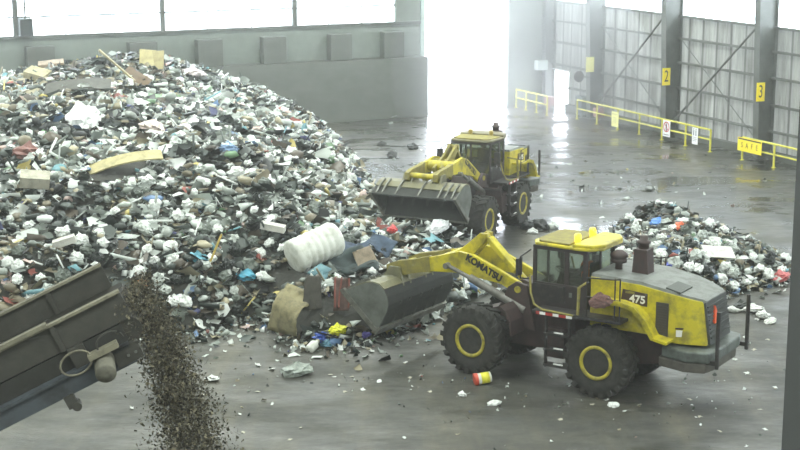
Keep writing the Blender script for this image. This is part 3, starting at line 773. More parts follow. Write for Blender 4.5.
cloth('dark_tarp', 350, 271, 1.7, 0.9, (62, 74, 74), 'dark blue green tarp draped over the heap beside the white barrel', 'tarp', (0.45, 0.05, 0.3), 3, 0.16, 0.3)
cloth('blue_tarp', 352, 258, 1.2, 0.6, (70, 84, 104), 'crumpled dark blue sheet between the white barrel and the cardboard', 'sheet', (0.45, 0, 0.3), 4, 0.14, 0.4)
cloth('blue_sheet', 381, 255, 0.9, 0.6, (72, 88, 108), 'slate blue sheet poking out behind the brown cardboard', 'sheet', (0.5, 0.2, -0.5), 5, 0.1, 0.35)
cb_ = cloth('cardboard_sheet', 365, 271, 0.62, 0.6, (150, 136, 116), 'flat brown cardboard sheet leaning above the front loader bucket', 'cardboard', (0.9, -0.15, 0.35), 6, 0.01, 0.42)
cloth('burlap_sack', 292, 325, 0.95, 1.35, (150, 142, 108), 'tan burlap sack slumped at the foot of the heap', 'sack', (0.95, 0.25, -0.45), 7, 0.3, 0.42, 0.9)
cloth('dark_carpet', 313, 309, 0.5, 0.95, (74, 72, 66), 'dark grey carpet strip standing behind the tan burlap sack', 'carpet', (1.1, 0.1, 0.25), 8, 0.03, 0.45, 0.95)
g_ = cloth('striped_garment', 342, 310, 0.42, 0.95, (92, 72, 66), 'limp reddish brown garment hanging beside the front loader bucket', 'garment', (1.1, 0.1, 0.15), 9, 0.16, 0.45, 0.9)
for x in (-0.19, -0.06, 0.16):
    k = MB(); k.path([(x + 0.03 * math.sin(q * 3 + x * 9), q, 0.14 + 0.05 * math.sin(q * 5 + x * 20)) for q in np.linspace(-0.42, 0.44, 9)], 0.028, n=6); k.build('red_stripe', mat('garment_red', (122, 70, 60), 0.8), g_)
def rag_bag(name, px, py, s, rgb, label, cat, seed, hf=h_main, dz=None, flat=0.7):
    me = bag_mesh(seed, plastic('film_' + name + str(seed), rgb, 0.5)); me.name = name
    o = bpy.data.objects.new(name, me); col.objects.link(o); rest(o, px, py, hf, s * 0.35 if dz is None else dz, (rnd.uniform(-.3, .3), rnd.uniform(-.3, .3), rnd.uniform(0, 6)))
    o.scale = (s * 1.15, s, s * flat * 1.2); tag(o, label, cat); return o
rag_bag('yellow_bag', 338, 334, 0.25, (232, 232, 50), 'bright yellow plastic bag at the foot of the heap below the reddish garment', 'bag', 301)
rag_bag('blue_bag', 321, 341, 0.2, (72, 100, 186), 'small blue bag beside the tan sack and the white cup', 'bag', 302)
rag_bag('teal_bag', 327, 347, 0.17, (96, 140, 160), 'crumpled teal bag on the floor right of the small blue bag', 'bag', 303)
rag_bag('purple_bag', 365, 337, 0.13, (104, 96, 180), 'small purple scrap bag under the tip of the front loader bucket', 'bag', 304)
rag_bag('red_bag', 392, 245, 0.2, (214, 84, 84), 'round red bag beside the muddy end of the yellow boom', 'bag', 305, dz=0.5)
rag_bag('white_sack', 83, 126, 0.62, (236, 238, 236), 'large white sack standing on the upper left of the heap', 'sack', 306, flat=0.95)
rag_bag('blue_bag', 196, 263, 0.3, (110, 176, 196), 'light blue bag on the lower slope right of the wooden stick foot', 'bag', 307)
rag_bag('blue_bag', 246, 279, 0.25, (92, 176, 204), 'turquoise bag low on the heap left of the white barrel', 'bag', 308)
rag_bag('blue_bag', 228, 154, 0.32, (128, 156, 192), 'pale blue bag half way up the middle of the heap', 'bag', 309)
rag_bag('blue_bag', 394, 236, 0.22, (78, 128, 204), 'vivid blue bag spilling out under the rear loader bucket', 'bag', 310)
rag_bag('red_bag', 418, 221, 0.17, (176, 52, 56), 'dark red bag spilling out under the rear loader bucket', 'bag', 311)
rag_bag('white_bag', 437, 238, 0.34, (244, 246, 248), 'bright white bag right below the rear loader bucket', 'bag', 312, dz=0.35)
rag_bag('orange_bag', 141, 288, 0.22, (178, 122, 76), 'rust orange bag at the tip of the conveyor', 'bag', 313)
rag_bag('pink_bag', 193, 78, 0.5, (212, 200, 200), 'pale pink bag near the top edge of the heap under the wall', 'bag', 314)
rag_bag('pink_bag', 153, 134, 0.42, (222, 206, 196), 'pale pink bag on the slope above the yellow board', 'bag', 315)
rag_bag('red_rag', 118, 103, 0.35, (136, 78, 70), 'dull red rag below the dark carpet near the top of the heap', 'rag', 316)
rag_bag('red_rag', 28, 160, 0.45, (134, 92, 84), 'brownish red rag at the far left of the heap', 'rag', 317)
rag_bag('blue_bag', 658, 227, 0.3, (96, 148, 220), 'sky blue bag on top of the low heap behind the front loader', 'bag', 318, hf=h_small)
rag_bag('orange_bag', 681, 230, 0.22, (226, 108, 66), 'orange bag on top of the low heap behind the front loader', 'bag', 319, hf=h_small)
rag_bag('red_rag', 780, 281, 0.28, (196, 110, 110), 'pinkish red rag at the right end of the low heap', 'rag', 320, hf=h_small, dz=0.1)
rag_bag('blue_bag', 672, 268, 0.2, (84, 96, 190), 'deep blue bag in the low heap beside the exhaust stack', 'bag', 321, hf=h_small)
# boards and sticks
def board(name, px, py, l, w, t, rgb, label, cat, rot, hf=h_main, dz=0.2, bend=0.0):
    k = MB(); n = 7
    for i in range(n - 1):
        x0, x1 = (i / (n - 1) - 0.5) * l, ((i + 1) / (n - 1) - 0.5) * l
        z0, z1 = -bend * (2 * x0 / l) ** 2, -bend * (2 * x1 / l) ** 2
        v = [(x0, -w / 2, z0), (x0, w / 2, z0), (x0, w / 2, z0 + t), (x0, -w / 2, z0 + t), (x1, -w / 2, z1), (x1, w / 2, z1), (x1, w / 2, z1 + t), (x1, -w / 2, z1 + t)]
        f = [(0, 4, 5, 1), (1, 5, 6, 2), (2, 6, 7, 3), (3, 7, 4, 0)] + ([(0, 1, 2, 3)] if i == 0 else []) + ([(4, 7, 6, 5)] if i == n - 2 else [])
        k.add(v, f)
    o = k.build(name, mat('board_' + name + label[:9], rgb, 0.7, dirt=tuple(int(c * 0.8) for c in rgb), amt=0.4, scale=3)); rest(o, px, py, hf, dz, rot); tag(o, label, cat); return o
board('yellow_board', 120, 170, 2.7, 0.5, 0.05, (186, 176, 130), 'long bent yellow tan board lying across the middle of the heap', 'board', (0.45, -0.22, 0.2), bend=0.2, dz=0.3)
board('wooden_stick', 214, 271, 1.35, 0.06, 0.05, (206, 180, 96), 'pale wooden stick standing upright at the foot of the heap', 'stick', (0, -1.15, 0.3), dz=0.45)
board('dark_carpet', 78, 91, 2.6, 1.0, 0.05, (84, 84, 78), 'wide dark grey mat on the top left of the heap', 'carpet', (0.3, -0.06, 0.1), dz=0.24, bend=0.12)
board('brown_board', 137, 86, 1.2, 0.6, 0.05, (104, 86, 66), 'brown board near the top of the heap under the yellow sheets', 'board', (0.7, 0.5, -0.2), dz=0.35)
board('wooden_plank', 117, 78, 2.0, 0.16, 0.07, (170, 160, 128), 'slanting grey plank near the top of the heap', 'plank', (0.2, 0.75, 0.2), dz=0.5)
board('yellow_sheet', 148, 69, 0.75, 0.9, 0.05, (160, 150, 106), 'mustard yellow sheet standing at the top of the heap', 'sheet', (1.0, 0.1, 0.2), dz=0.45)
board('yellow_sheet', 158, 71, 0.6, 0.95, 0.05, (154, 144, 102), 'second mustard sheet at the heap top, right of its twin', 'sheet', (1.1, -0.1, -0.2), dz=0.45)
board('cardboard_box', 35, 191, 0.9, 0.6, 0.35, (178, 174, 156), 'pale box lying at the left side of the heap', 'box', (0.3, 0.1, 0.2), dz=0.2)
board('cream_cushion', 38, 83, 1.0, 0.7, 0.3, (176, 168, 136), 'cream cushion on the top left crest of the heap', 'cushion', (0.3, 0.2, -0.3), dz=0.25)
board('tan_cushion', 52, 73, 1.2, 0.5, 0.3, (164, 146, 122), 'tan cushion on the crest behind the cream cushion', 'cushion', (0.3, -0.1, 0.2), dz=0.25)
board('white_board', 718, 262, 1.0, 0.55, 0.03, (226, 226, 218), 'flat white board on the low heap behind the front loader', 'board', (0.5, 0.1, 0.2), hf=h_small, dz=0.3)
board('foam_roll', 273, 240, 0.75, 0.22, 0.2, (214, 212, 204), 'white foam block on the heap left of the barrel', 'foam block', (0.2, 0.15, -0.2), dz=0.3)
board('foam_roll', 66, 255, 0.65, 0.22, 0.2, (226, 226, 222), 'white foam block above the conveyor', 'foam block', (0.2, -0.3, 0.1), dz=0.3)

# ------------------------------------------------------------------ litter on the floor
SCR = [mat('scrap_white', (226, 228, 224), 0.7), mat('scrap_cream', (190, 186, 170), 0.7), mat('scrap_dark', (44, 46, 46), 0.6), mat('scrap_grey', (140, 144, 140), 0.7)]
def scrap_mesh(seed, m, n=5):
    v, f = sheet(500 + seed, n); v = v.copy(); v[:, 2] -= v[:, 2].min()
    me = bpy.data.meshes.new('paper_scrap'); me.from_pydata([tuple(p) for p in v], [], [tuple(q) for q in f]); me.materials.append(m); return me
SCM = {i: [scrap_mesh(10 * i + j, m) for j in range(3)] for i, m in enumerate(SCR)}
def scrap(px, py, s, c, label, group, name='paper_scrap'):
    o = bpy.data.objects.new(name, SCM[c][rnd.randrange(3)]); col.objects.link(o)
    o.location = at(px, py, 0.0); o.scale = (s, s * rnd.uniform(0.6, 1.0), s * 0.5); o.rotation_euler = (0, 0, rnd.uniform(0, 6.28)); o.location.z = 0.004
    tag(o, label, 'scrap', group)
for (px, py, s) in ((258, 366, .10), (272, 370, .09), (330, 375, .05), (132, 409, .08), (164, 402, .06), (243, 433, .05), (301, 428, .05), (186, 348, .05), (170, 340, .06), (232, 345, .05), (372, 352, .09), (405, 363, .07), (345, 392, .05), (258, 392, .05), (225, 352, .06), (240, 415, .06), (290, 440, .05), (205, 395, .05), (180, 435, .05), (352, 377, .05), (410, 378, .05), (430, 392, .05)):
    scrap(px, py, s * 0.9, 0 if s > .055 else 1, 'small pale paper scrap on the dark floor left of the front loader', 'scraps on the floor left of the front loader')
for (px, py, s) in ((592, 405, .05), (560, 420, .05), (754, 350, .05), (747, 374, .08), (735, 360, .06), (700, 417, .05), (775, 388, .06), (765, 430, .06), (760, 410, .05), (690, 400, .05), (745, 338, .06), (640, 405, .05), (720, 432, .05), (757, 320, .07), (768, 340, .05)):
    scrap(px, py, s, 0 if s > .055 else 1, 'small pale paper scrap on the floor right of the front loader', 'scraps on the floor right of the front loader')
for (px, py, s) in ((648, 190, .25), (640, 174, .12), (733, 188, .12), (690, 191, .08), (613, 172, .14), (606, 183, .10), (625, 200, .12), (585, 197, .12), (395, 118, .25), (391, 124, .2), (560, 195, .08), (570, 182, .1), (780, 194, .1), (765, 182, .12), (700, 178, .08), (415, 164, .12)):
    scrap(px, py, s, 3, 'thin grey scrap on the wet floor beyond the loaders', 'scraps on the wet floor beyond the loaders')
for (px, py, s, lb) in ((413, 149, .28, 'dark lump alone on the wet floor left of the bright doorway reflection'), (392, 157, .25, 'dark lump on the wet floor close to the right edge of the heap'), (382, 145, .18, 'small dark lump on the wet floor between the heap and the push wall')):
    rag_bag('dark_lump', px, py, s, (58, 60, 60), lb, 'lump', 330 + px, hf=lambda X, Y: np.zeros(np.shape(X)))
flat0 = lambda X, Y: np.zeros(np.shape(X))
for i, (px, py, s, c, lb) in enumerate(((527, 229, .25, (40, 44, 44), 'black bag on the floor behind the front loader cab, leftmost of three'), (541, 229, .3, (52, 56, 56), 'dark grey bag on the floor behind the front loader cab, middle of three'), (553, 228, .22, (214, 218, 214), 'white bag on the floor behind the front loader cab, rightmost of three'), (533, 233, .16, (226, 228, 226), 'tiny white bag in front of the black bag behind the cab'))):
    rag_bag('floor_bag', px, py, s, c, lb, 'bag', 350 + i, hf=flat0)
for i, (px, py, s, c, lb) in enumerate(((742, 309, .3, (50, 54, 52), 'black bag in the small patch of refuse right of the loader tail'), (752, 312, .28, (224, 226, 222), 'white bag in the small patch right of the loader tail, beside the black bag'), (763, 318, .24, (228, 230, 226), 'white bag in the small patch right of the loader tail, third from left'), (770, 323, .16, (220, 222, 216), 'little white bag at the right end of the small refuse patch'), (733, 312, .18, (206, 208, 202), 'pale bag at the left end of the small refuse patch by the loader tail'))):
    rag_bag('floor_bag', px, py, s, c, lb, 'bag', 360 + i, hf=flat0, flat=0.5)
rag_bag('grey_pillow', 297, 375, 0.34, (150, 158, 150), 'grey green plastic pillow lying alone on the open floor', 'bag', 370, hf=flat0, flat=0.55)
rag_bag('white_wad', 212, 381, 0.16, (236, 238, 236), 'crumpled white wad on the floor right of the falling debris', 'paper', 371, hf=flat0, flat=0.5)
rag_bag('white_wad', 613, 416, 0.13, (236, 238, 236), 'crumpled white wad on the floor below the rear wheel', 'paper', 372, hf=flat0, flat=0.5)
rag_bag('white_wad', 494, 405, 0.14, (232, 236, 232), 'crumpled white wad below the tipped paint tub', 'paper', 373, hf=flat0, flat=0.5)
rag_bag('white_ball', 462, 396, 0.1, (236, 238, 236), 'small white ball of paper left of the tipped paint tub', 'paper', 374, hf=flat0)
rag_bag('white_wad', 287, 374, 0.14, (226, 230, 226), 'white wad touching the left side of the grey pillow', 'paper', 376, hf=flat0, flat=0.5)
# lidless tub, red inside, yellow label
tb = empty('paint_tub', at(483, 384, 0.0)); tag(tb, 'tipped red and white tub with a yellow label by the front wheel', 'tub')
axt = Vector((0.97, 0.2, 0.12)).normalized()
k = MB(); k.lathe([(0.02, 0.2), (0.125, 0.2), (0.135, 0.19), (0.145, -0.2), (0.15, -0.21), (0.135, -0.2), (0.125, 0.17), (0.02, 0.18)], (0, 0, 0.155), axt, 24); k.build('body', mat('tub_white', (226, 224, 214), 0.4), tb)
k = MB(); k.lathe([(0.1405, 0.15), (0.1445, -0.06), (0.139, -0.06), (0.135, 0.15)], (0, 0, 0.155), axt, 24, closed=True); k.build('label_band', mat('tub_yellow', (232, 226, 70), 0.4), tb)
k = MB(); k.lathe([(0.155, -0.14), (0.16, -0.23), (0.1, -0.235), (0.02, -0.225)], (0, 0, 0.155), axt, 24); k.build('lid', mat('tub_red', (206, 84, 62), 0.4), tb)
# white cup
cp = empty('white_jug', at(313, 351, 0)); tag(cp, 'dirty white plastic jug lying in front of the tan sack', 'jug')
k = MB(); k.lathe([(0.02, -0.2), (0.12, -0.2), (0.13, -0.16), (0.13, 0.08), (0.06, 0.17), (0.05, 0.22), (0.02, 0.22)], (0, 0, 0.14), (0.5, 0.75, 0.35), 20); k.build('body', PLW, cp)
k = MB(); k.lathe([(0.06, 0.21), (0.06, 0.26), (0.01, 0.26)], (0, 0, 0.14), (0.5, 0.75, 0.35), 14); k.build('cap', mat('jug_cap', (160, 156, 136), 0.5), cp)

# ------------------------------------------------------------------ wheel loaders
def loader(loc, rz, raise_deg, art_deg, dump_extra, label, lit=True):
    root = empty('wheel_loader', loc, rz); tag(root, label, 'wheel loader', 'yellow wheel loaders')
    T_ = Matrix.Translation
    BODY = T_((-0.33, 0, 0.06)); HOOD = T_((-0.16, 0, 0.06)); FSH = T_((-0.5, 0, 0.12)); BSH = T_((-0.14, 0, 0.11))
    P = lambda mb, name, m, par=root, M=None, bevel=0.0: mb.build(name, m, par, M, bevel)
    HX = Matrix.Translation((1.78, 0, 0)); ART = HX @ Matrix.Rotation(math.radians(art_deg), 4, 'Z') @ HX.inverted()
    BP = Matrix.Translation((3.0, 0, 2.1)); BOOM = ART @ Matrix.Translation((-0.5, 0, 0.12)) @ BP @ Matrix.Rotation(-math.radians(raise_deg), 4, 'Y') @ BP.inverted()
    # wheels
    def wheel(x, sy, M):
        cy = sy * 1.08; r = 0.89; w = 0.34
        k = MB()
        prof = [(0.42, -w + 0.06), (0.50, -w + 0.02), (0.66, -w), (0.79, -w + 0.04), (0.85, -w + 0.09), (0.855, 0), (0.85, w - 0.09), (0.79, w - 0.04), (0.66, w), (0.50, w - 0.02), (0.42, w - 0.06)]
        k.lathe(prof, (x, cy, r), (0, 1, 0), 48)
        for i in range(20):                                    # lugs of the tread
            for sd in (-1, 1):
                a = 2 * math.pi * (i + (0.5 if sd > 0 else 0)) / 20
                for t0, t1, y0, y1 in ((0, 0.10, 0.02, 0.17), (0.09, 0.19, 0.15, 0.345)):
                    v = []
                    for (yy, aa) in ((y0, a + t0), (y1, a + t1), (y1, a + t1 + 0.15), (y0, a + t0 + 0.15)):
                        rr0, rr1 = (0.82, 0.895) if yy < 0.2 else (0.74, 0.875)
                        for rr in (rr0, rr1): v.append((x + rr * math.cos(aa), cy + sd * yy, r + rr * math.sin(aa)))
                    k.add(v, [(0, 2, 4, 6), (1, 7, 5, 3), (0, 1, 3, 2), (2, 3, 5, 4), (4, 5, 7, 6), (6, 7, 1, 0)])
        o = P(k, 'wheel', RUB, M=M)
        k = MB(); k.lathe([(0.435, sy * (w - 0.06)), (0.43, sy * (w - 0.02)), (0.375, sy * (w - 0.02)), (0.345, sy * (w - 0.05)), (0.325, sy * 0.20), (0.37, sy * 0.12)], (x, cy, r), (0, 1, 0), 40, caps=False)
        k.build('rim', RIM, o)
        k = MB(); k.lathe([(0.335, sy * 0.12), (0.30, sy * 0.16), (0.2, sy * 0.17), (0.17, sy * 0.24), (0.09, sy * 0.26), (0.01, sy * 0.26)], (x, cy, r), (0, 1, 0), 28)
        for i in range(12):
            a = i * math.pi / 6; q = Vector((x + 0.25 * math.cos(a), cy + sy * 0.15, r + 0.25 * math.sin(a))); k.tube(q, q + Vector((0, sy * 0.04, 0)), 0.02, n=6)
        k.build('hub', HUB, o)
    I4 = Matrix.Identity(4)
    for sy in (1, -1): wheel(0, sy, I4); wheel(3.5, sy, ART)
    k = MB(); k.tube((0, -0.8, 0.89), (0, 0.8, 0.89), 0.2, n=16); k.lathe([(0.1, -0.3), (0.3, -0.22), (0.34, 0), (0.3, 0.22), (0.1, 0.3)], (0, 0, 0.89), (0, 1, 0), 16); P(k, 'axle', BRN)
    k = MB(); k.tube((3.5, -0.8, 0.89), (3.5, 0.8, 0.89), 0.2, n=16); k.lathe([(0.1, -0.3), (0.3, -0.22), (0.34, 0), (0.3, 0.22), (0.1, 0.3)], (3.5, 0, 0.89), (0, 1, 0), 16); P(k, 'axle', BRN, M=ART)
    # frames
    k = MB(); k.prism_y([(-2.1, 1.0), (-2.1, 1.6), (0.4, 1.62), (1.0, 1.85), (1.75, 1.85), (1.75, 0.75), (1.2, 0.62), (-0.6, 0.75)], -0.52, 0.52)
    k.box(0.45, 1.6, -1.1, 1.1, 1.82, 1.92); k.box(1.0, 1.5, -0.9, 0.9, 1.3, 1.85); k.box(1.0, 1.5, 0.52, 1.1, 0.75, 1.5); k.box(1.0, 1.5, -1.1, -0.52, 0.75, 1.5)
    P(k, 'rear_frame', BRN, bevel=0.02)
    k = MB(); k.tube((1.85, 0, 0.6), (1.85, 0, 1.7), 0.16, n=16); P(k, 'articulation_joint', BLK)
    k = MB(); k.prism_y([(1.95, 0.7), (1.95, 1.55), (2.45, 1.75), (2.75, 2.25), (3.05, 2.32), (3.3, 2.15), (3.75, 1.5), (4.35, 1.3), (4.45, 0.9), (3.9, 0.6), (2.5, 0.6)], -0.42, 0.42)
    k.prism_y([(2.5, 1.1), (2.75, 2.25), (3.05, 2.32), (3.3, 2.15), (3.7, 1.2)], -0.72, -0.62); k.prism_y([(2.5, 1.1), (2.75, 2.25), (3.05, 2.32), (3.3, 2.15), (3.7, 1.2)], 0.62, 0.72)
    P(k, 'front_frame', BRN, M=ART @ FSH, bevel=0.02)
    for sy in (1, -1):
        k = MB(); k.strip_y([(2.42, 1.2), (2.46, 1.55), (2.6, 1.8), (2.75, 1.9)], min(sy * 0.74, sy * 1.4), max(sy * 0.74, sy * 1.4), 0.04); P(k, 'front_fender', BRN, M=ART @ T_((-0.1, 0, 0)))
        k = MB(); k.strip_y([(-1.62, 1.62), (-1.24, 1.68), (-1.02, 2.05), (-0.73, 2.32), (-0.35, 2.40), (0.35, 2.40)][::-1], min(sy * 0.9, sy * 1.4), max(sy * 0.9, sy * 1.4), 0.06)
        k.strip_y([(-1.24, 1.68), (-1.02, 2.05), (-0.73, 2.32), (-0.35, 2.40), (-0.1, 2.40)][::-1], min(sy * 1.38, sy * 1.42), max(sy * 1.38, sy * 1.42), -0.06)
        P(k, 'rear_fender', YEL, M=T_((-0.2, 0, 0.06)))
        # access platform and ladder
        k = MB(); k.box(-0.3, 0.95, min(sy * 0.78, sy * 1.4), max(sy * 0.78, sy * 1.4), 1.88, 1.95); k.box(0.9, 2.1, min(sy * 0.78, sy * 1.36), max(sy * 0.78, sy * 1.36), 1.84, 1.91)
        P(k, 'platform', BLK, M=BODY)
        k = MB()
        for x in (1.08, 1.72): k.box(x - 0.025, x + 0.025, min(sy * 1.28, sy * 1.36), max(sy * 1.28, sy * 1.36), 0.5, 1.86)
        for z in (0.55, 0.95, 1.35): k.box(1.06, 1.74, min(sy * 1.18, sy * 1.42), max(sy * 1.18, sy * 1.42), z, z + 0.05)
        P(k, 'ladder', BLK, M=BODY)
        for z in (0.62, 1.02, 1.42):
            k = MB(); k.box(1.2, 1.45, min(sy * 1.40, sy * 1.43), max(sy * 1.40, sy * 1.43), z, z + 0.03); P(k, 'step_marking', WHT, M=BODY)
        k = MB()
        for i in range(3): k.box(0.98 + i * 0.36, 1.14 + i * 0.36, min(sy * 1.40, sy * 1.412), max(sy * 1.40, sy * 1.412), 1.84, 1.91, 1); k.box(1.14 + i * 0.36, 1.34 + i * 0.36 - (0.1 if i == 2 else 0), min(sy * 1.40, sy * 1.412), max(sy * 1.40, sy * 1.412), 1.84, 1.91, 0)
        P(k, 'reflective_strip', [RED, WHT], M=BODY)
        k = MB(); k.path([(2.28, sy * 1.15, 2.75), (2.2, sy * 1.24, 2.3), (2.06, sy * 1.32, 2.05), (1.8, sy * 1.38, 1.96), (0.95, sy * 1.4, 1.93)], 0.028); k.tube((0.86, sy * 1.34, 1.92), (0.86, sy * 1.3, 2.62), 0.04); k.tube((0.86, sy * 1.3, 2.62), (0.86, sy * 0.9, 2.66), 0.03)
        P(k, 'grab_rail', YELD, M=BODY)
        k = MB()
        for x in (0.62, -0.12, -0.25): k.tube((x, sy * 1.36, 1.92), (x, sy * 1.36, 3.0 if x < 0.5 else 2.92), 0.02, n=6)
        k.path([(0.62, sy * 1.36, 2.92), (-0.12, sy * 1.36, 2.96), (-0.25, sy * 1.36, 3.0)], 0.02, n=6); k.tube((0.62, sy * 1.36, 2.45), (-0.25, sy * 1.36, 2.45), 0.018, n=6)
        P(k, 'handrail', BLK, M=BODY)
    # hood
    k = MB(); prof = [(0.55, 1.62, .95), (0.55, 2.86, .95), (-0.75, 2.82, .95), (-1.52, 2.70, .93), (-1.9, 2.62, .84), (-2.24, 2.54, .66), (-2.40, 1.50, .74), (-1.95, 1.50, .9), (-1.55, 1.50, .95), (-1.2, 1.62, .95)]
    n = len(prof)
    v = [(x, -w_, z) for x, z, w_ in prof] + [(x, w_, z) for x, z, w_ in prof]
    # caps are fans of quads so that the tapering tail stays smooth
    sidef = [(0, 1, 2, 9), (9, 2, 3, 8), (8, 3, 4, 7), (7, 4, 5, 6)]
    k.add(v, sidef + [tuple(q + n for q in f_[::-1]) for f_ in sidef] + [(q, n + q, n + (q + 1) % n, (q + 1) % n) for q in range(n)])
    hood = P(k, 'engine_hood', YEL, M=HOOD, bevel=0.02)
    k = MB(); topl = [(-2.30, 2.55, .60), (-2.24, 2.59, .63), (-1.9, 2.67, .8), (-1.52, 2.76, .89), (-0.75, 2.89, .91), (0.54, 2.93, .91)]
    for a, b in zip(topl, topl[1:]):
        v = [(a[0], -a[2], a[1]), (a[0], a[2], a[1]), (b[0], b[2], b[1]), (b[0], -b[2], b[1])] + [(a[0], -a[2] - .03, a[1] - 0.08), (a[0], a[2] + .03, a[1] - 0.08), (b[0], b[2] + .03, b[1] - 0.08), (b[0], -b[2] - .03, b[1] - 0.08)]
        k.add(v, [(0, 1, 2, 3), (4, 7, 6, 5), (0, 4, 5, 1), (2, 6, 7, 3), (1, 5, 6, 2), (0, 3, 7, 4)])
    k.build('hood_cover', GRYD, hood)
    k = MB(); k.obox((-1.56, 0.5, 2.755), (0.975, 0, 0.22), (0, 1, 0), (-0.22, 0, 0.975), 0.19, 0.36, 0.03); k.build('hood_vent', mat('vent_dark', (84, 88, 84), 0.6), hood)
    k = MB(); k.prism_y([(-2.22, 2.52), (-2.30, 2.52), (-2.46, 1.52), (-2.38, 1.52)], -0.64, 0.64)
    for i in range(8):
        z = 1.66 + i * 0.105; xx = -2.465 + (z - 1.58) * 0.163; k.box(xx - 0.02, xx + 0.02, -0.6, 0.6, z, z + 0.03)
    k.build('rear_grille', mat('grille_grey', (70, 74, 72), 0.6), hood)
    k = MB(); v = [(-2.40, 0.40, 1.98), (-2.40, 0.06, 1.98), (-2.34, 0.23, 2.38), (-2.45, 0.40, 1.98), (-2.45, 0.06, 1.98), (-2.39, 0.23, 2.38)]
    k.add(v, [(0, 1, 2), (5, 4, 3), (0, 3, 4, 1), (1, 4, 5, 2), (2, 5, 3, 0)]); k.build('orange_triangle', ORG, hood)['label'] = 'orange warning triangle'
    for sy in (1, -1):
        y0, y1 = sorted((sy * 0.945, sy * 0.962))
        k = MB(); k.box(-1.50, -1.18, y0, y1, 1.62, 2.46)
        for i in range(12): k.box(-1.47, -1.21, *sorted((sy * 0.96, sy * 0.972)), 1.66 + i * 0.063, 1.69 + i * 0.063)
        k.build('side_grille', mat('grille_dark', (66, 62, 58), 0.6), hood)
        k = MB(); k.prism_y([(-0.95, 2.30), (-0.95, 2.62), (-0.31, 2.66), (-0.26, 2.34)], y0, y1); k.build('model_plate', mat('plate_brown', (66, 50, 48), 0.5), hood)
        k = MB(); k.box(-0.62, -0.38, *sorted((sy * 0.96, sy * 0.966)), 2.57, 2.63); k.build('plate_stripe', YELD, hood)
        fx = (-1, 0, 0) if sy > 0 else (1, 0, 0)
        text_obj('lettering', '475', 0.26, WHT, hood, frame((-0.70, sy * 0.966, 2.45), fx, (0, 0, 1)), bold=0.008, sx=1.05)
        k = MB(); k.obox((-1.82, sy * 0.905, 1.76), (0.91, sy * 0.40, 0), (0, 1, 0), (0, 0, 1), 0.12, 0.012, 0.08); k.build('warning_label', WHT, hood)
        k = MB(); k.obox((-1.82, sy * 0.905, 1.88), (0.91, sy * 0.40, 0), (0, 1, 0), (0, 0, 1), 0.14, 0.012, 0.02); k.build('label_strip', BRN, hood)
    k = MB(); k.lathe([(0.09, 0), (0.09, 0.14), (0.19, 0.17), (0.2, 0.25), (0.16, 0.27), (0.21, 0.3), (0.21, 0.38), (0.1, 0.46), (0.02, 0.47)], (0.42, 0.1, 2.92), (0, 0, 1), 22); P(k, 'air_intake', BRN, M=T_((-0.38, 0, 0.06)))
    k = MB(); k.prism_y([(-0.42, 2.86), (0.02, 2.86), (-0.03, 3.5), (-0.37, 3.5)], -0.2, 0.2); P(k, 'exhaust_box', BRN, M=T_((-0.36, 0, 0.05)), bevel=0.02)
    k = MB(); k.lathe([(0.13, 0), (0.13, 0.14), (0.17, 0.15), (0.17, 0.2), (0.1, 0.22), (0.1, 0.33), (0.02, 0.33)], (-0.2, 0, 3.48), (0, 0, 1), 18); P(k, 'exhaust_stack', BRN, M=T_((-0.36, 0, 0.05)))
    # counterweight and poles
    k = MB(); plan = [(-1.55, 1.05), (-2.25, 1.25), (-2.75, 1.1), (-2.84, 0.7), (-2.84, -0.7), (-2.75, -1.0), (-2.25, -1.2), (-1.55, -1.05)]
    k.prism_z(plan, 1.24, 1.5); P(k, 'counterweight', CWT, bevel=0.04)
    k = MB(); k.prism_z([(x * 1.0 + 0.08, y * 0.97) for x, y in plan], 0.98, 1.215); P(k, 'counterweight_skirt', mat('worn_bumper', (104, 100, 92), 0.5, dirt=(60, 58, 54), amt=0.5, scale=4), bevel=0.03)
    for sy in (1, -1):
        k = MB(); k.tube((-2.92, sy * 0.98, 1.12), (-2.92, sy * 0.98, 2.5), 0.05, n=10); k.box(-2.96, -2.6, min(sy * 0.94, sy * 1.02), max(sy * 0.94, sy * 1.02), 1.2, 1.3); P(k, 'marker_pole', BLK)
    # cab
    k = MB()
    x0, x1, yb, zt = 0.92, 2.42, 0.8, 3.42
    k.box(x0, x1, -yb, yb, 1.88, 1.98)
    for sy in (1, -1):
        a, b = sorted((sy * yb, sy * (yb - 0.06)))
        k.box(x0, x1, a, b, 1.95, 2.5)
        for x, w in ((x0, 0.12), (1.42, 0.12), (x1 - 0.1, 0.1)): k.box(x, x + w, a, b, 2.5, zt)
        k.box(x0, x1, a, b, zt - 0.1, zt)
    for x in (x0, x1 - 0.05): k.box(x, x + 0.05, -yb, yb, 1.95, 2.25 if x > 1 else 2.6); k.box(x, x + 0.05, -yb, yb, zt - 0.1, zt); k.box(x, x + 0.05, -0.04, 0.04, 2.2, zt)
    cab = P(k, 'cab', mat('cab_dark', (62, 54, 54), 0.55, dirt=(48, 44, 44), amt=0.4, scale=3), M=T_((-0.36, 0, 0.06)), bevel=0.012)
    for sy in (1, -1):
        a, b = sorted((sy * (yb - 0.02), sy * (yb - 0.035)))
        k = MB(); k.box(x0 + 0.12, 1.42, a, b, 2.5, zt - 0.1); k.build('side_window', CGL, cab)
        k = MB(); k.box(1.54, x1 - 0.1, a, b, 2.5, zt - 0.1); k.build('door_window', CGL, cab)
        k = MB(); a, b = sorted((sy * (yb + 0.002), sy * (yb + 0.03))); k.box(1.5, x1 - 0.04, a, b, 2.02, 2.46); k.box(1.56, 1.68, *sorted((sy * (yb + 0.02), sy * (yb + 0.06))), 2.4, 2.44)
        k.build('door_panel', BLK, cab)
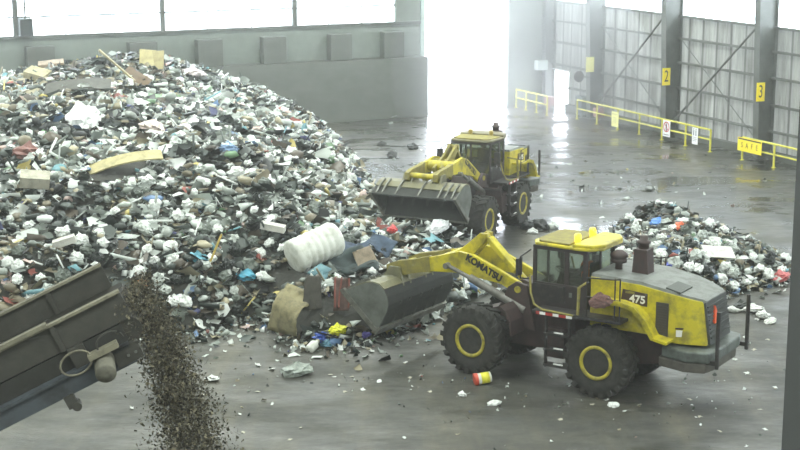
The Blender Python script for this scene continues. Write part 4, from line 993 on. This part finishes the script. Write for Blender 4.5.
        k = MB(); k.box(1.32, 1.4, *sorted((sy * (yb + 0.002), sy * (yb + 0.01))), 2.2, 2.32); k.build('door_label', GRYD, cab)
        k = MB(); k.path([(2.45, sy * 0.85, 2.55), (2.6, sy * 1.1, 2.6), (2.6, sy * 1.12, 3.15), (2.45, sy * 0.85, 3.3)], 0.02, n=6); k.obox((2.62, sy * 1.15, 2.9), (0.3, sy * 0.0, 0), (0, 1, 0), (0, 0, 1), 0.1, 0.12, 0.22); k.build('mirror', BLK, cab)
    k = MB(); k.box(x1 - 0.03, x1 - 0.015, -yb + 0.05, yb - 0.05, 2.25, zt - 0.1); k.build('windscreen', CGL, cab)
    k = MB(); k.box(x0 + 0.015, x0 + 0.03, -yb + 0.05, yb - 0.05, 2.6, zt - 0.1); k.build('rear_window', CGL, cab)
    k = MB(); rp = [(2.5, 0.55), (2.35, 0.82), (1.15, 0.9), (0.85, 0.84), (0.6, 0.55), (0.6, -0.55), (0.85, -0.84), (1.15, -0.9), (2.35, -0.82), (2.5, -0.55)]
    k.prism_z(rp, 3.42, 3.5); k.prism_z([(1.3, 0.9), (0.8, 0.8), (0.58, 0.5), (0.58, -0.5), (0.8, -0.8), (1.3, -0.9)], 3.49, 3.58)
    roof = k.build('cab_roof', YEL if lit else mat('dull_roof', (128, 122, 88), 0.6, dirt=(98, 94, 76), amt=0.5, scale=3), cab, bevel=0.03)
    k = MB(); k.prism_z([(2.4, 0.5), (2.28, 0.74), (1.42, 0.8), (1.42, -0.8), (2.28, -0.74), (2.4, -0.5)], 3.495, 3.55); k.build('roof_panel', YELD, cab, bevel=0.02)
    for yy in (0.42, -0.42):
        k = MB(); k.tube((1.38, yy, 3.5), (1.38, yy, 3.6), 0.07, n=12); k.lathe([(0.085, 0), (0.085, 0.08), (0.065, 0.13), (0.02, 0.15)], (1.38, yy, 3.6), (0, 0, 1), 16)
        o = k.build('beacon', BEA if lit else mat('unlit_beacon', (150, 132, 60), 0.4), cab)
        if lit: o['label'] = 'glowing amber beacon'
    k = MB(); k.box(1.05, 1.55, -0.26, 0.26, 2.0, 2.38); k.box(1.0, 1.14, -0.24, 0.24, 2.38, 3.0); k.box(1.02, 1.12, -0.13, 0.13, 3.0, 3.18); k.build('seat', mat('seat_fabric', (70, 62, 60), 0.9), cab, bevel=0.04)
    k = MB(); k.tube((2.2, 0, 2.0), (2.0, 0, 2.62), 0.05); k.lathe([(0.2, -0.015), (0.215, 0), (0.2, 0.015), (0.185, 0)], (1.98, 0, 2.66), (-0.35, 0, 0.94), 24, closed=True)
    for a in (0, 2.1, 4.2): k.tube((1.98, 0, 2.66), Vector((1.98, 0, 2.66)) + Vector((0.94 * math.cos(a), math.sin(a), 0.35 * math.cos(a))) * 0.2, 0.012, n=6)
    k.build('steering_wheel', BLK, cab)
    # boom
    bp = [(7.0, 1.98), (7.05, 2.18), (6.8, 2.30), (6.2, 2.43), (5.55, 2.63), (4.85, 2.84), (4.4, 2.8), (3.6, 2.5), (3.05, 2.28), (2.84, 2.15), (2.88, 1.98), (3.1, 1.96), (3.6, 2.16), (4.3, 2.22), (4.95, 2.26), (5.9, 2.18), (6.6, 2.0), (6.85, 1.92)]
    k = MB()
    for sy in (1, -1): k.prism_y(bp, *sorted((sy * 0.48, sy * 0.60)))
    k.tube((5.35, -0.5, 2.48), (5.35, 0.5, 2.48), 0.2, n=16); k.tube((3.0, -0.75, 2.12), (3.0, 0.75, 2.12), 0.09, n=12); k.tube((6.9, -0.62, 2.12), (6.9, 0.62, 2.12), 0.1, n=12)
    boom = P(k, 'boom', YEL, M=BOOM, bevel=0.015)
    k = MB()
    for sy in (1, -1):
        k.prism_y([(7.08, 1.96), (7.1, 2.2), (6.8, 2.33), (6.2, 2.46), (5.75, 2.6), (5.7, 2.17), (6.0, 2.14), (6.6, 1.97), (6.86, 1.88)], *sorted((sy * 0.46, sy * 0.62)))
    k.build('muddy_boom_end', YELD, boom)
    for sy in (1, -1):
        fx = (-0.915, 0, -0.40) if sy > 0 else (0.915, 0, 0.40)
        text_obj('lettering', 'KOMATSU', 0.25, DRK, boom, frame((4.08, sy * 0.606, 2.50), fx, (-0.40, 0, 0.915)), bold=0.012, sx=0.98)
    k = MB()
    for y in (-0.13, 0.13):
        k.prism_y([(4.26, 3.3), (4.46, 3.3), (5.0, 2.84), (5.75, 2.42), (5.7, 2.24), (5.3, 2.3), (4.75, 2.58), (4.3, 3.1)], y - 0.05, y + 0.05)
    k.tube((4.36, -0.2, 3.2), (4.36, 0.2, 3.2), 0.08); k.tube((4.95, -0.5, 2.66), (4.95, 0.5, 2.66), 0.09)
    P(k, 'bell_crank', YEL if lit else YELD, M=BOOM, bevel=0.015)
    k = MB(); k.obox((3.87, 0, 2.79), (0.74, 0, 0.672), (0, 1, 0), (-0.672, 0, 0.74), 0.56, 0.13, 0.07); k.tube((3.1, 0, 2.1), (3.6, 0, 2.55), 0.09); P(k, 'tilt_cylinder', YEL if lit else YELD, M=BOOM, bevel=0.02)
    k = MB(); k.tube((4.2, 0, 3.08), (4.38, 0, 3.22), 0.06, n=12); P(k, 'tilt_piston', CYL, M=BOOM)
    k = MB(); k.tube((5.7, 0, 2.2), (6.75, 0, 2.0), 0.09, n=12); P(k, 'bucket_link', YELD, M=BOOM)
    for sy in (1, -1):
        half = ART @ BP @ Matrix.Rotation(-math.radians(raise_deg * 0.6), 4, 'Y') @ BP.inverted()
        k = MB(); k.tube((2.3, sy * 0.68, 1.72), (3.95, sy * 0.68, 2.34), 0.105, n=14); P(k, 'lift_cylinder', CYL, M=half)
        k = MB(); k.tube((3.9, sy * 0.68, 2.32), (4.65, sy * 0.68, 2.58), 0.055, n=12); k.tube((4.65, sy * 0.5, 2.56), (4.65, sy * 0.76, 2.56), 0.08); P(k, 'lift_piston', CYL, M=half)
    # bucket
    BKM = T_((0, 0, 0)) @ BOOM @ BSH @ Matrix.Translation((6.9, 0, 2.1)) @ Matrix.Rotation(math.radians(raise_deg + dump_extra), 4, 'Y') @ Matrix.Translation((-6.9, 0, -2.1))
    prof = [(7.99, 1.47), (7.53, 1.66), (7.22, 1.79), (7.0, 1.83), (6.8, 1.80), (6.64, 1.68), (6.54, 1.5), (6.51, 1.28), (6.55, 1.1), (6.63, 0.95), (6.88, 0.5)]
    k = MB(); k.strip_y(prof, -1.6, 1.6, 0.03)
    bucket = P(k, 'bucket', BKT, M=BKM)
    k = MB(); k.strip_y([(x, z) for x, z in prof[1:6]], -1.605, 1.605, -0.035); k.build('bucket_shell', BKTY, bucket)
    k = MB(); k.strip_y(prof, -1.56, 1.56, 0.05); k.build('bucket_lining', BKTI, bucket)
    for sy in (1, -1):
        k = MB(); k.prism_y(prof, *sorted((sy * 1.57, sy * 1.62))); k.build('side_plate', mat('side_plate_grey', (112, 116, 110), 0.5, 0.15, dirt=(84, 86, 80), amt=0.4, scale=2), bucket)
        k = MB(); a, b = sorted((sy * 1.56, sy * 1.66))
        k.prism_y([(8.0, 1.44), (8.03, 1.5), (7.92, 1.56), (6.84, 0.6), (6.88, 0.46)], a, b); k.build('side_edge', EDGE, bucket)
    k = MB(); k.prism_y([(6.80, 0.66), (6.92, 0.46), (6.88, 0.43), (6.74, 0.62)], -1.65, 1.65); k.build('cutting_edge', EDGE, bucket)
    for i, y in enumerate((-1.4, -1.18, -0.66, 0.2, 0.95, 1.2, 1.45)):
        k = MB(); k.prism_y([(7.96, 1.51), (7.53, 1.78), (7.2, 1.9), (7.15, 1.82), (7.53, 1.66)], y - 0.025, y + 0.025); k.build('gusset', EDGE, bucket)
    for y in (-1.0, -0.55, 0.0, 0.55, 1.0):
        k = MB(); k.prism_y([(6.48, 1.3), (6.80, 0.58), (6.84, 0.58), (6.56, 1.3)], y - 0.05, y + 0.05); k.build('wear_rib', BKT, bucket)
    k = MB()
    for y in (-0.54, 0.54): k.prism_y([(6.75, 2.1), (7.05, 2.1), (7.3, 1.74), (6.6, 1.6)], y - 0.2, y - 0.13); k.prism_y([(6.75, 2.1), (7.05, 2.1), (7.3, 1.74), (6.6, 1.6)], y + 0.13, y + 0.2)
    k.build('bucket_bracket', BKTY, bucket)
    return root
rz1 = math.radians(147.5); h1 = Vector((math.cos(rz1), math.sin(rz1), 0)); l1 = Vector((-h1.y, h1.x, 0))
C1 = at(595.5, 363.6, .88) - l1 * 1.38; C1.z = 0
ld1 = loader(C1, rz1, 0, -1.5, 0, 'near yellow wheel loader with 475 on its hood and its bucket tipped by the heap')
Fc, Rc = at(488.5, 221.5, .84), at(523.3, 203.5, .84)
h2 = (Fc - Rc).normalized(); l2 = Vector((-h2.y, h2.x, 0)); C2 = Rc - l2 * 1.32; C2.z = 0
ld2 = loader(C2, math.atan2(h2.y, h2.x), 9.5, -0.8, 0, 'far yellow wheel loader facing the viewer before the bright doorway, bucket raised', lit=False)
ld2.scale = (0.955, 0.955, 0.955)

# rag on the near loader's handrail
def L1(x, y, z): return C1 + h1 * x + l1 * y + Vector((0, 0, z))
me = bag_mesh(400, mat('rag_pink', (150, 110, 104), 0.9, dirt=(80, 66, 66), amt=0.5, scale=6)); me.name = 'hanging_rag'
o = bpy.data.objects.new('hanging_rag', me); col.objects.link(o); o.location = L1(-0.1, 1.38, 2.45); o.scale = (0.3, 0.1, 0.24); o.rotation_euler = (0, 0.2, rz1)
tag(o, 'pinkish bundled rag tied on the handrail of the near loader', 'rag')

# ---- operator in the near cab
def person():
    J = {'pel': (1.32, 0, 2.46), 'ab': (1.29, 0, 2.62), 'ch': (1.27, 0, 2.82), 'nk': (1.29, 0, 2.99), 'hd0': (1.33, 0, 3.08), 'hd1': (1.335, 0, 3.18)}
    E_ = [('pel', 'ab'), ('ab', 'ch'), ('ch', 'nk'), ('nk', 'hd0'), ('hd0', 'hd1')]
    Rr = {'pel': .15, 'ab': .14, 'ch': .15, 'nk': .06, 'hd0': .085, 'hd1': .085}
    for s, t in ((1, 'l'), (-1, 'r')):
        J.update({t + 'sh': (1.28, s * .19, 2.9), t + 'el': (1.46, s * .27, 2.68), t + 'wr': (1.73, s * .19, 2.66), t + 'pa': (1.79, s * .18, 2.665),
                  t + 'hp': (1.36, s * .1, 2.44), t + 'kn': (1.78, s * .14, 2.46), t + 'an': (1.98, s * .14, 2.1), t + 'to': (2.14, s * .15, 2.06)})
        Rr.update({t + 'sh': .07, t + 'el': .048, t + 'wr': .034, t + 'pa': .04, t + 'hp': .095, t + 'kn': .065, t + 'an': .045, t + 'to': .04})
        E_ += [('ch', t + 'sh'), (t + 'sh', t + 'el'), (t + 'el', t + 'wr'), (t + 'wr', t + 'pa'), ('pel', t + 'hp'), (t + 'hp', t + 'kn'), (t + 'kn', t + 'an'), (t + 'an', t + 'to')]
        for i in range(4):
            yy = s * (.18 + (i - 1.5) * .02); ln = (.05, .058, .056, .045)[i]
            J.update({f'{t}f{i}a': (1.82, yy, 2.685), f'{t}f{i}b': (1.82 + ln * .7, yy, 2.68), f'{t}f{i}c': (1.83 + ln * .8, yy, 2.655)})
            for q in 'abc': Rr[f'{t}f{i}{q}'] = .0095
            E_ += [(t + 'pa', f'{t}f{i}a'), (f'{t}f{i}a', f'{t}f{i}b'), (f'{t}f{i}b', f'{t}f{i}c')]
        J.update({t + 'ta': (1.785, s * .145, 2.66), t + 'tb': (1.82, s * .13, 2.65)}); Rr[t + 'ta'] = .013; Rr[t + 'tb'] = .011
        E_ += [(t + 'pa', t + 'ta'), (t + 'ta', t + 'tb')]
    names = list(J); me = bpy.data.meshes.new('person'); me.from_pydata([J[n] for n in names], [(names.index(a), names.index(b)) for a, b in E_], [])
    me.materials.append(mat('work_clothes', (74, 66, 66), 0.9))
    o = bpy.data.objects.new('person', me); col.objects.link(o)
    o.modifiers.new('skin', 'SKIN'); o.modifiers.new('sub', 'SUBSURF').levels = 1
    for n, sv in zip(names, me.skin_vertices[0].data): sv.radius = (Rr[n], Rr[n]); sv.use_root = n == 'pel'
    o.location = C1 + h1 * -0.36 + Vector((0, 0, 0.06)); o.rotation_euler = (0, 0, rz1)
    tag(o, 'seated person in an orange vest driving the near loader', 'person')
    k = MB(); k.lathe([(0.165, -0.22), (0.17, -0.1), (0.185, 0.0), (0.185, 0.1), (0.15, 0.16), (0.08, 0.19)], (1.28, 0, 2.8), (0.02, 0, 1), 20)
    k.build('vest', mat('orange_vest', (214, 108, 52), 0.8), o)
    k = MB(); k.lathe([(0.105, 0.0), (0.11, 0.03), (0.1, 0.1), (0.06, 0.14), (0.01, 0.15)], (1.335, 0, 3.19), (0, 0, 1), 18); k.box(1.4, 1.47, -0.07, 0.07, 3.2, 3.215); k.build('cap', mat('cap_dark', (54, 54, 60), 0.8), o)
    k = MB(); k.lathe([(0.02, -0.11), (0.06, -0.09), (0.085, -0.02), (0.09, 0.04), (0.07, 0.1), (0.02, 0.12)], (1.352, 0, 3.13), (0, 0, 1), 18)
    k.obox((1.45, 0, 3.115), (1, 0, 0.3), (0, 1, 0), (-0.3, 0, 1), 0.012, 0.012, 0.022)
    for s in (1, -1): k.obox((1.345, s * 0.092, 3.125), (1, 0, 0), (0, 1, 0), (0, 0, 1), 0.018, 0.008, 0.028)
    k.build('face', mat('skin', (176, 130, 108), 0.6), o)
    k = MB()
    for s in (1, -1): k.obox((1.436, s * 0.032, 3.142), (1, 0, 0), (0, 1, 0), (0, 0, 1), 0.004, 0.012, 0.006)
    k.obox((1.432, 0, 3.072), (1, 0, 0), (0, 1, 0), (0, 0, 1), 0.004, 0.022, 0.004); k.build('eyes_and_mouth', mat('face_dark', (60, 40, 38), 0.6), o)
person()

# ------------------------------------------------------------------ conveyor
CVM = mat('conveyor_dusty_steel', (72, 70, 64), 0.75, dirt=(54, 54, 50), amt=0.5, scale=4)
CVE = mat('conveyor_pale_steel', (128, 124, 106), 0.85, dirt=(100, 96, 84), amt=0.4, scale=5)
CVB = mat('conveyor_blue_beam', (74, 80, 86), 0.65, dirt=(58, 60, 62), amt=0.4, scale=3)
BELT = mat('conveyor_belt_rubber', (44, 44, 40), 0.9, dirt=(60, 56, 48), amt=0.4, scale=5)
YT = 22.0
tip = atY(119, 291, YT)
cdir = Vector((-0.97, -0.24, 0)).normalized()
sl = 0.455
D_ = Vector((cdir.x, cdir.y, -sl)).normalized()                 # down the belt
W_ = Vector((-cdir.y * -1, cdir.x * -1, 0)); W_ = Vector((-0.24, 0.97, 0)).normalized()   # across, away from viewer
N_ = D_.cross(W_).normalized()
if N_.z < 0: N_ = -N_
root = empty('conveyor', tip); tag(root, 'dusty steel belt conveyor dropping debris in the lower left corner', 'conveyor')
LEN = 14.2
def cp_(d, w, n): return D_ * d + W_ * w + N_ * n
def cbox(mb, d0, d1, w0, w1, n0, n1, mi=0):
    mb.obox(cp_((d0 + d1) / 2, (w0 + w1) / 2, (n0 + n1) / 2), D_, W_, N_, abs(d1 - d0) / 2, abs(w1 - w0) / 2, abs(n1 - n0) / 2, mi)
# skirts; the light on their top ledges is put into a paler colour
for nm, w0 in (('near', 0.0), ('far', 2.0)):
    k = MB(); cbox(k, 0.0 if nm == 'near' else 0.16, LEN, w0 - 0.02, w0 + 0.02, -0.42, 0.0); o = k.build('skirt_board', CVM, root)
    k = MB(); cbox(k, 0.0 if nm == 'near' else 0.16, LEN, w0 - 0.08, w0 + 0.03, -0.005, 0.035); k.build('ledge', CVE, o)
    for i in range(1, 9):
        k = MB(); cbox(k, i * 1.05, i * 1.05 + 0.07, w0 - 0.07, w0 - 0.02, -0.42, 0.0); k.build('stiffener', CVM, o)
k = MB(); cbox(k, 1.15, 1.8, -0.10, 0.0, 0.035, 0.05); cbox(k, 1.12, LEN, -0.12, -0.02, 0.03, 0.09); k.build('ledge_overlap', CVE, root)
k = MB(); cbox(k, 0.0, LEN, 0.05, 1.95, -0.44, -0.38); k.build('belt', BELT, root)
k = MB(); k.tube(cp_(0.12, 0.0, -0.58), cp_(0.12, 2.0, -0.58), 0.18, n=24); k.build('head_pulley', BELT, root)
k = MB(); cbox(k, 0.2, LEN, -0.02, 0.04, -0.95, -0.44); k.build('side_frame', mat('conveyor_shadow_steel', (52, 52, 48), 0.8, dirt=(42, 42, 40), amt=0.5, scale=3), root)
k = MB(); cbox(k, 0.22, LEN, -0.16, -0.02, -1.02, -0.74); cbox(k, 0.22, LEN, -0.2, -0.02, -0.76, -0.72); k.build('channel_beam', CVB, root)
k = MB(); cbox(k, 0.2, LEN, 1.95, 2.05, -1.02, -0.74); k.build('channel_beam', CVB, root)
k = MB(); cbox(k, 0.1, 0.5, -0.2, -0.06, -0.98, -0.72)
k.build('end_bracket', CVM, root)
for q in ((0.18, -0.21), (0.3, -0.21)):
    k = MB(); k.tube(cp_(q[0], -0.2, -0.86), cp_(q[0], -0.225, -0.86), 0.025, n=10); k.build('bolt', CHR, root)
k = MB(); c0 = cp_(0.68, -0.2, -0.86); k.lathe([(0.02, 0), (0.135, 0), (0.15, 0.02), (0.15, 0.42), (0.12, 0.46), (0.02, 0.46)], c0 - W_ * 0.42 + Vector((0, 0, 0.02)), W_ * 1 + Vector((0, 0, 0.25)), 28); k.build('gear_motor', mat('motor_dusty', (112, 110, 98), 0.7, dirt=(84, 82, 74), amt=0.4, scale=6), root)
k = MB(); cbox(k, 0.34, 0.80, -0.46, -0.28, -0.62, -0.54); k.build('motor_bracket', CVE, root)
loop = [cp_(0.80 + 0.26 * (1 - math.cos(t)) * 0.9 - 0.05, -0.36, -0.57 + 0.17 * math.sin(t)) for t in np.linspace(0.1, 6.1, 22)]
k = MB(); k.path(loop, 0.016, n=8); k.build('cable', CVE, root)
loop = [cp_(0.43 - 0.20 * math.cos(t), -0.36, -0.52 + 0.15 * math.sin(t)) for t in np.linspace(-0.1, 3.3, 14)]
k = MB(); k.path(loop, 0.014, n=8); k.build('cable', CVM, root)
k = MB(); cbox(k, 0.80, 1.04, -0.14, -0.04, -0.74, -0.42); k.build('gusset_plate', CVM, root)
k = MB(); cbox(k, 1.25, 1.4, -0.2, -0.05, -1.2, -1.0); k.tube(cp_(1.28, -0.22, -1.2), cp_(1.28, -0.02, -1.2), 0.07, n=14); k.build('limit_switch', CVM, root)
for d0 in (4.5, 9.0):
    for w0 in (0.0, 2.0):
        a = cp_(d0, w0, -1.0); zf = -(tip.z + a.z)
        k = MB(); k.tube(a, a + Vector((0, 0, zf)), 0.08, n=10); k.build('support_leg', CVB, root)
# falling debris
nfl = 36000
tt = rng.beta(1.0, 1.0, nfl); zz = tip.z - 0.15 - tt * (tip.z - 0.3)
fall = np.sqrt(np.maximum(0, 2 * (tip.z - zz) / 9.8))
spread = 0.10 + 0.36 * np.clip((tip.z - zz) / 2.4, 0, 1.5)
X = tip.x - 0.24 + 1.46 * fall * 1.0 + rng.normal(size=nfl) * spread * 0.5; Yq = tip.y + 0.95 + rng.normal(size=nfl) * 0.5 + fall * 0.2
pts = np.stack([X, Yq, zz], 1)
DEB = np.array([lin(c) for c in ((96, 90, 72), (78, 72, 57), (58, 55, 46), (116, 110, 90), (44, 43, 38), (84, 81, 70))])
kinds = rng.choice([2, 4], nfl, p=[0.6, 0.4]); sz = np.exp(rng.uniform(np.log(0.008), np.log(0.024), nfl))
scatter('falling_debris', pts, sz, kinds, DEB[rng.integers(0, len(DEB), nfl)], 'brown shredded debris pouring off the end of the conveyor', 'debris', tint_mat('shredded_debris', 0.9))
# mound it has made (below the frame)
mc = (float(np.mean(X[zz < 0.6])), float(np.mean(Yq[zz < 0.6])))
heap_base('debris_mound', lambda a, b: 1.0 * np.exp(-((a - mc[0]) ** 2 + (b - mc[1]) ** 2) / 1.1) - 0.03 - np.where(np.hypot(a - mc[0], b - mc[1]) > 1.9, 0.4, 0), mc[0] - 2.2, mc[0] + 2.2, mc[1] - 2.2, mc[1] + 2.2, 0.14, 'mound of brown debris under the conveyor', 'debris', mat('mound_brown', (84, 76, 60), 0.95, dirt=(60, 54, 44), amt=0.5, scale=6))

# ------------------------------------------------------------------ mullion of the gallery window
pM = atY(789.5, 400, 1.1)
k = MB(); k.box(pM.x, pM.x + 0.06, 1.05, 1.12, HC - 1.4, HC + 1.1)
struct(k, 'trim_12', mat('mullion_grey', (40, 42, 41), 0.7), bevel=0.004)

# ------------------------------------------------------------------ dust haze hanging in the hall
hm = bpy.data.materials.new('dust_haze'); hm.use_nodes = True; nt = hm.node_tree; nt.nodes.clear()
ho = nt.nodes.new('ShaderNodeOutputMaterial'); hv = nt.nodes.new('ShaderNodeVolumeScatter'); hv.inputs['Color'].default_value = (0.97, 1.0, 0.97, 1)
hv.inputs['Density'].default_value = HAZE; hv.inputs['Anisotropy'].default_value = 0.7; nt.links.new(hv.outputs[0], ho.inputs['Volume'])
k = MB(); bbox_(k, S0 - 0.5, S1 + 0.5, M0 - 0.5, M1 + 0.5, -0.3, ZC + 0.5)
tag(k.build('dust_haze', hm), 'pale dust haze filling the whole hall', 'haze', kind='stuff')
mm_ = bpy.data.materials.new('doorway_glare'); mm_.use_nodes = True; nt = mm_.node_tree; nt.nodes.clear()  # added volume that imitates lens glare spreading around the doorway
ho = nt.nodes.new('ShaderNodeOutputMaterial'); hv = nt.nodes.new('ShaderNodeVolumeScatter'); hv.inputs['Color'].default_value = (0.98, 1.0, 0.99, 1)
hv.inputs['Density'].default_value = 0.036; hv.inputs['Anisotropy'].default_value = 0.6; nt.links.new(hv.outputs[0], ho.inputs['Volume'])
bm = bmesh.new(); bmesh.ops.create_uvsphere(bm, u_segments=32, v_segments=16, radius=1.0); me = bpy.data.meshes.new('doorway_glare'); bm.to_mesh(me); bm.free(); me.materials.append(mm_)
o = bpy.data.objects.new('doorway_glare', me); col.objects.link(o); o.matrix_world = Matrix.Translation(B((SD + SL) / 2 - 0.2, 3.5, 2.5)) @ Matrix((U, V, Z)).transposed().to_4x4() @ Matrix.Diagonal((5.6, 12.0, 6.5, 1))
tag(o, 'added scattering volume imitating bright glare around the open doorway', 'mist', kind='stuff')
# ------------------------------------------------------------------ light
w = bpy.data.worlds.new('overcast'); scene.world = w; w.use_nodes = True
bg = w.node_tree.nodes['Background']; bg.inputs[0].default_value = (*lin((238, 246, 255)), 1); bg.inputs[1].default_value = 15.0
LIGHT_W = 1400  # unseen fill lights added under the ceiling, stronger towards the far end
for s in (-2.0, 9.0, 20.0, 31.0, 41.0):
    for m in (10, 27, 44, 61, 76):
        ld = bpy.data.lights.new('ceiling_fill', 'AREA'); ld.shape = 'RECTANGLE'; ld.size = 5; ld.size_y = 5; ld.energy = LIGHT_W * {10: 1.45, 27: 1.15}.get(m, 0.8); ld.color = (0.93, 1.0, 0.93)
        lo = bpy.data.objects.new('ceiling_fill', ld); col.objects.link(lo); lo.location = B(s, m, ZC - 0.15); lo.rotation_euler = (0, 0, -A)
scene.cycles.max_bounces = 8; scene.cycles.diffuse_bounces = 3; scene.cycles.glossy_bounces = 3; scene.cycles.transparent_max_bounces = 12
scene.cycles.use_denoising = True; scene.cycles.sample_clamp_indirect = 6.0
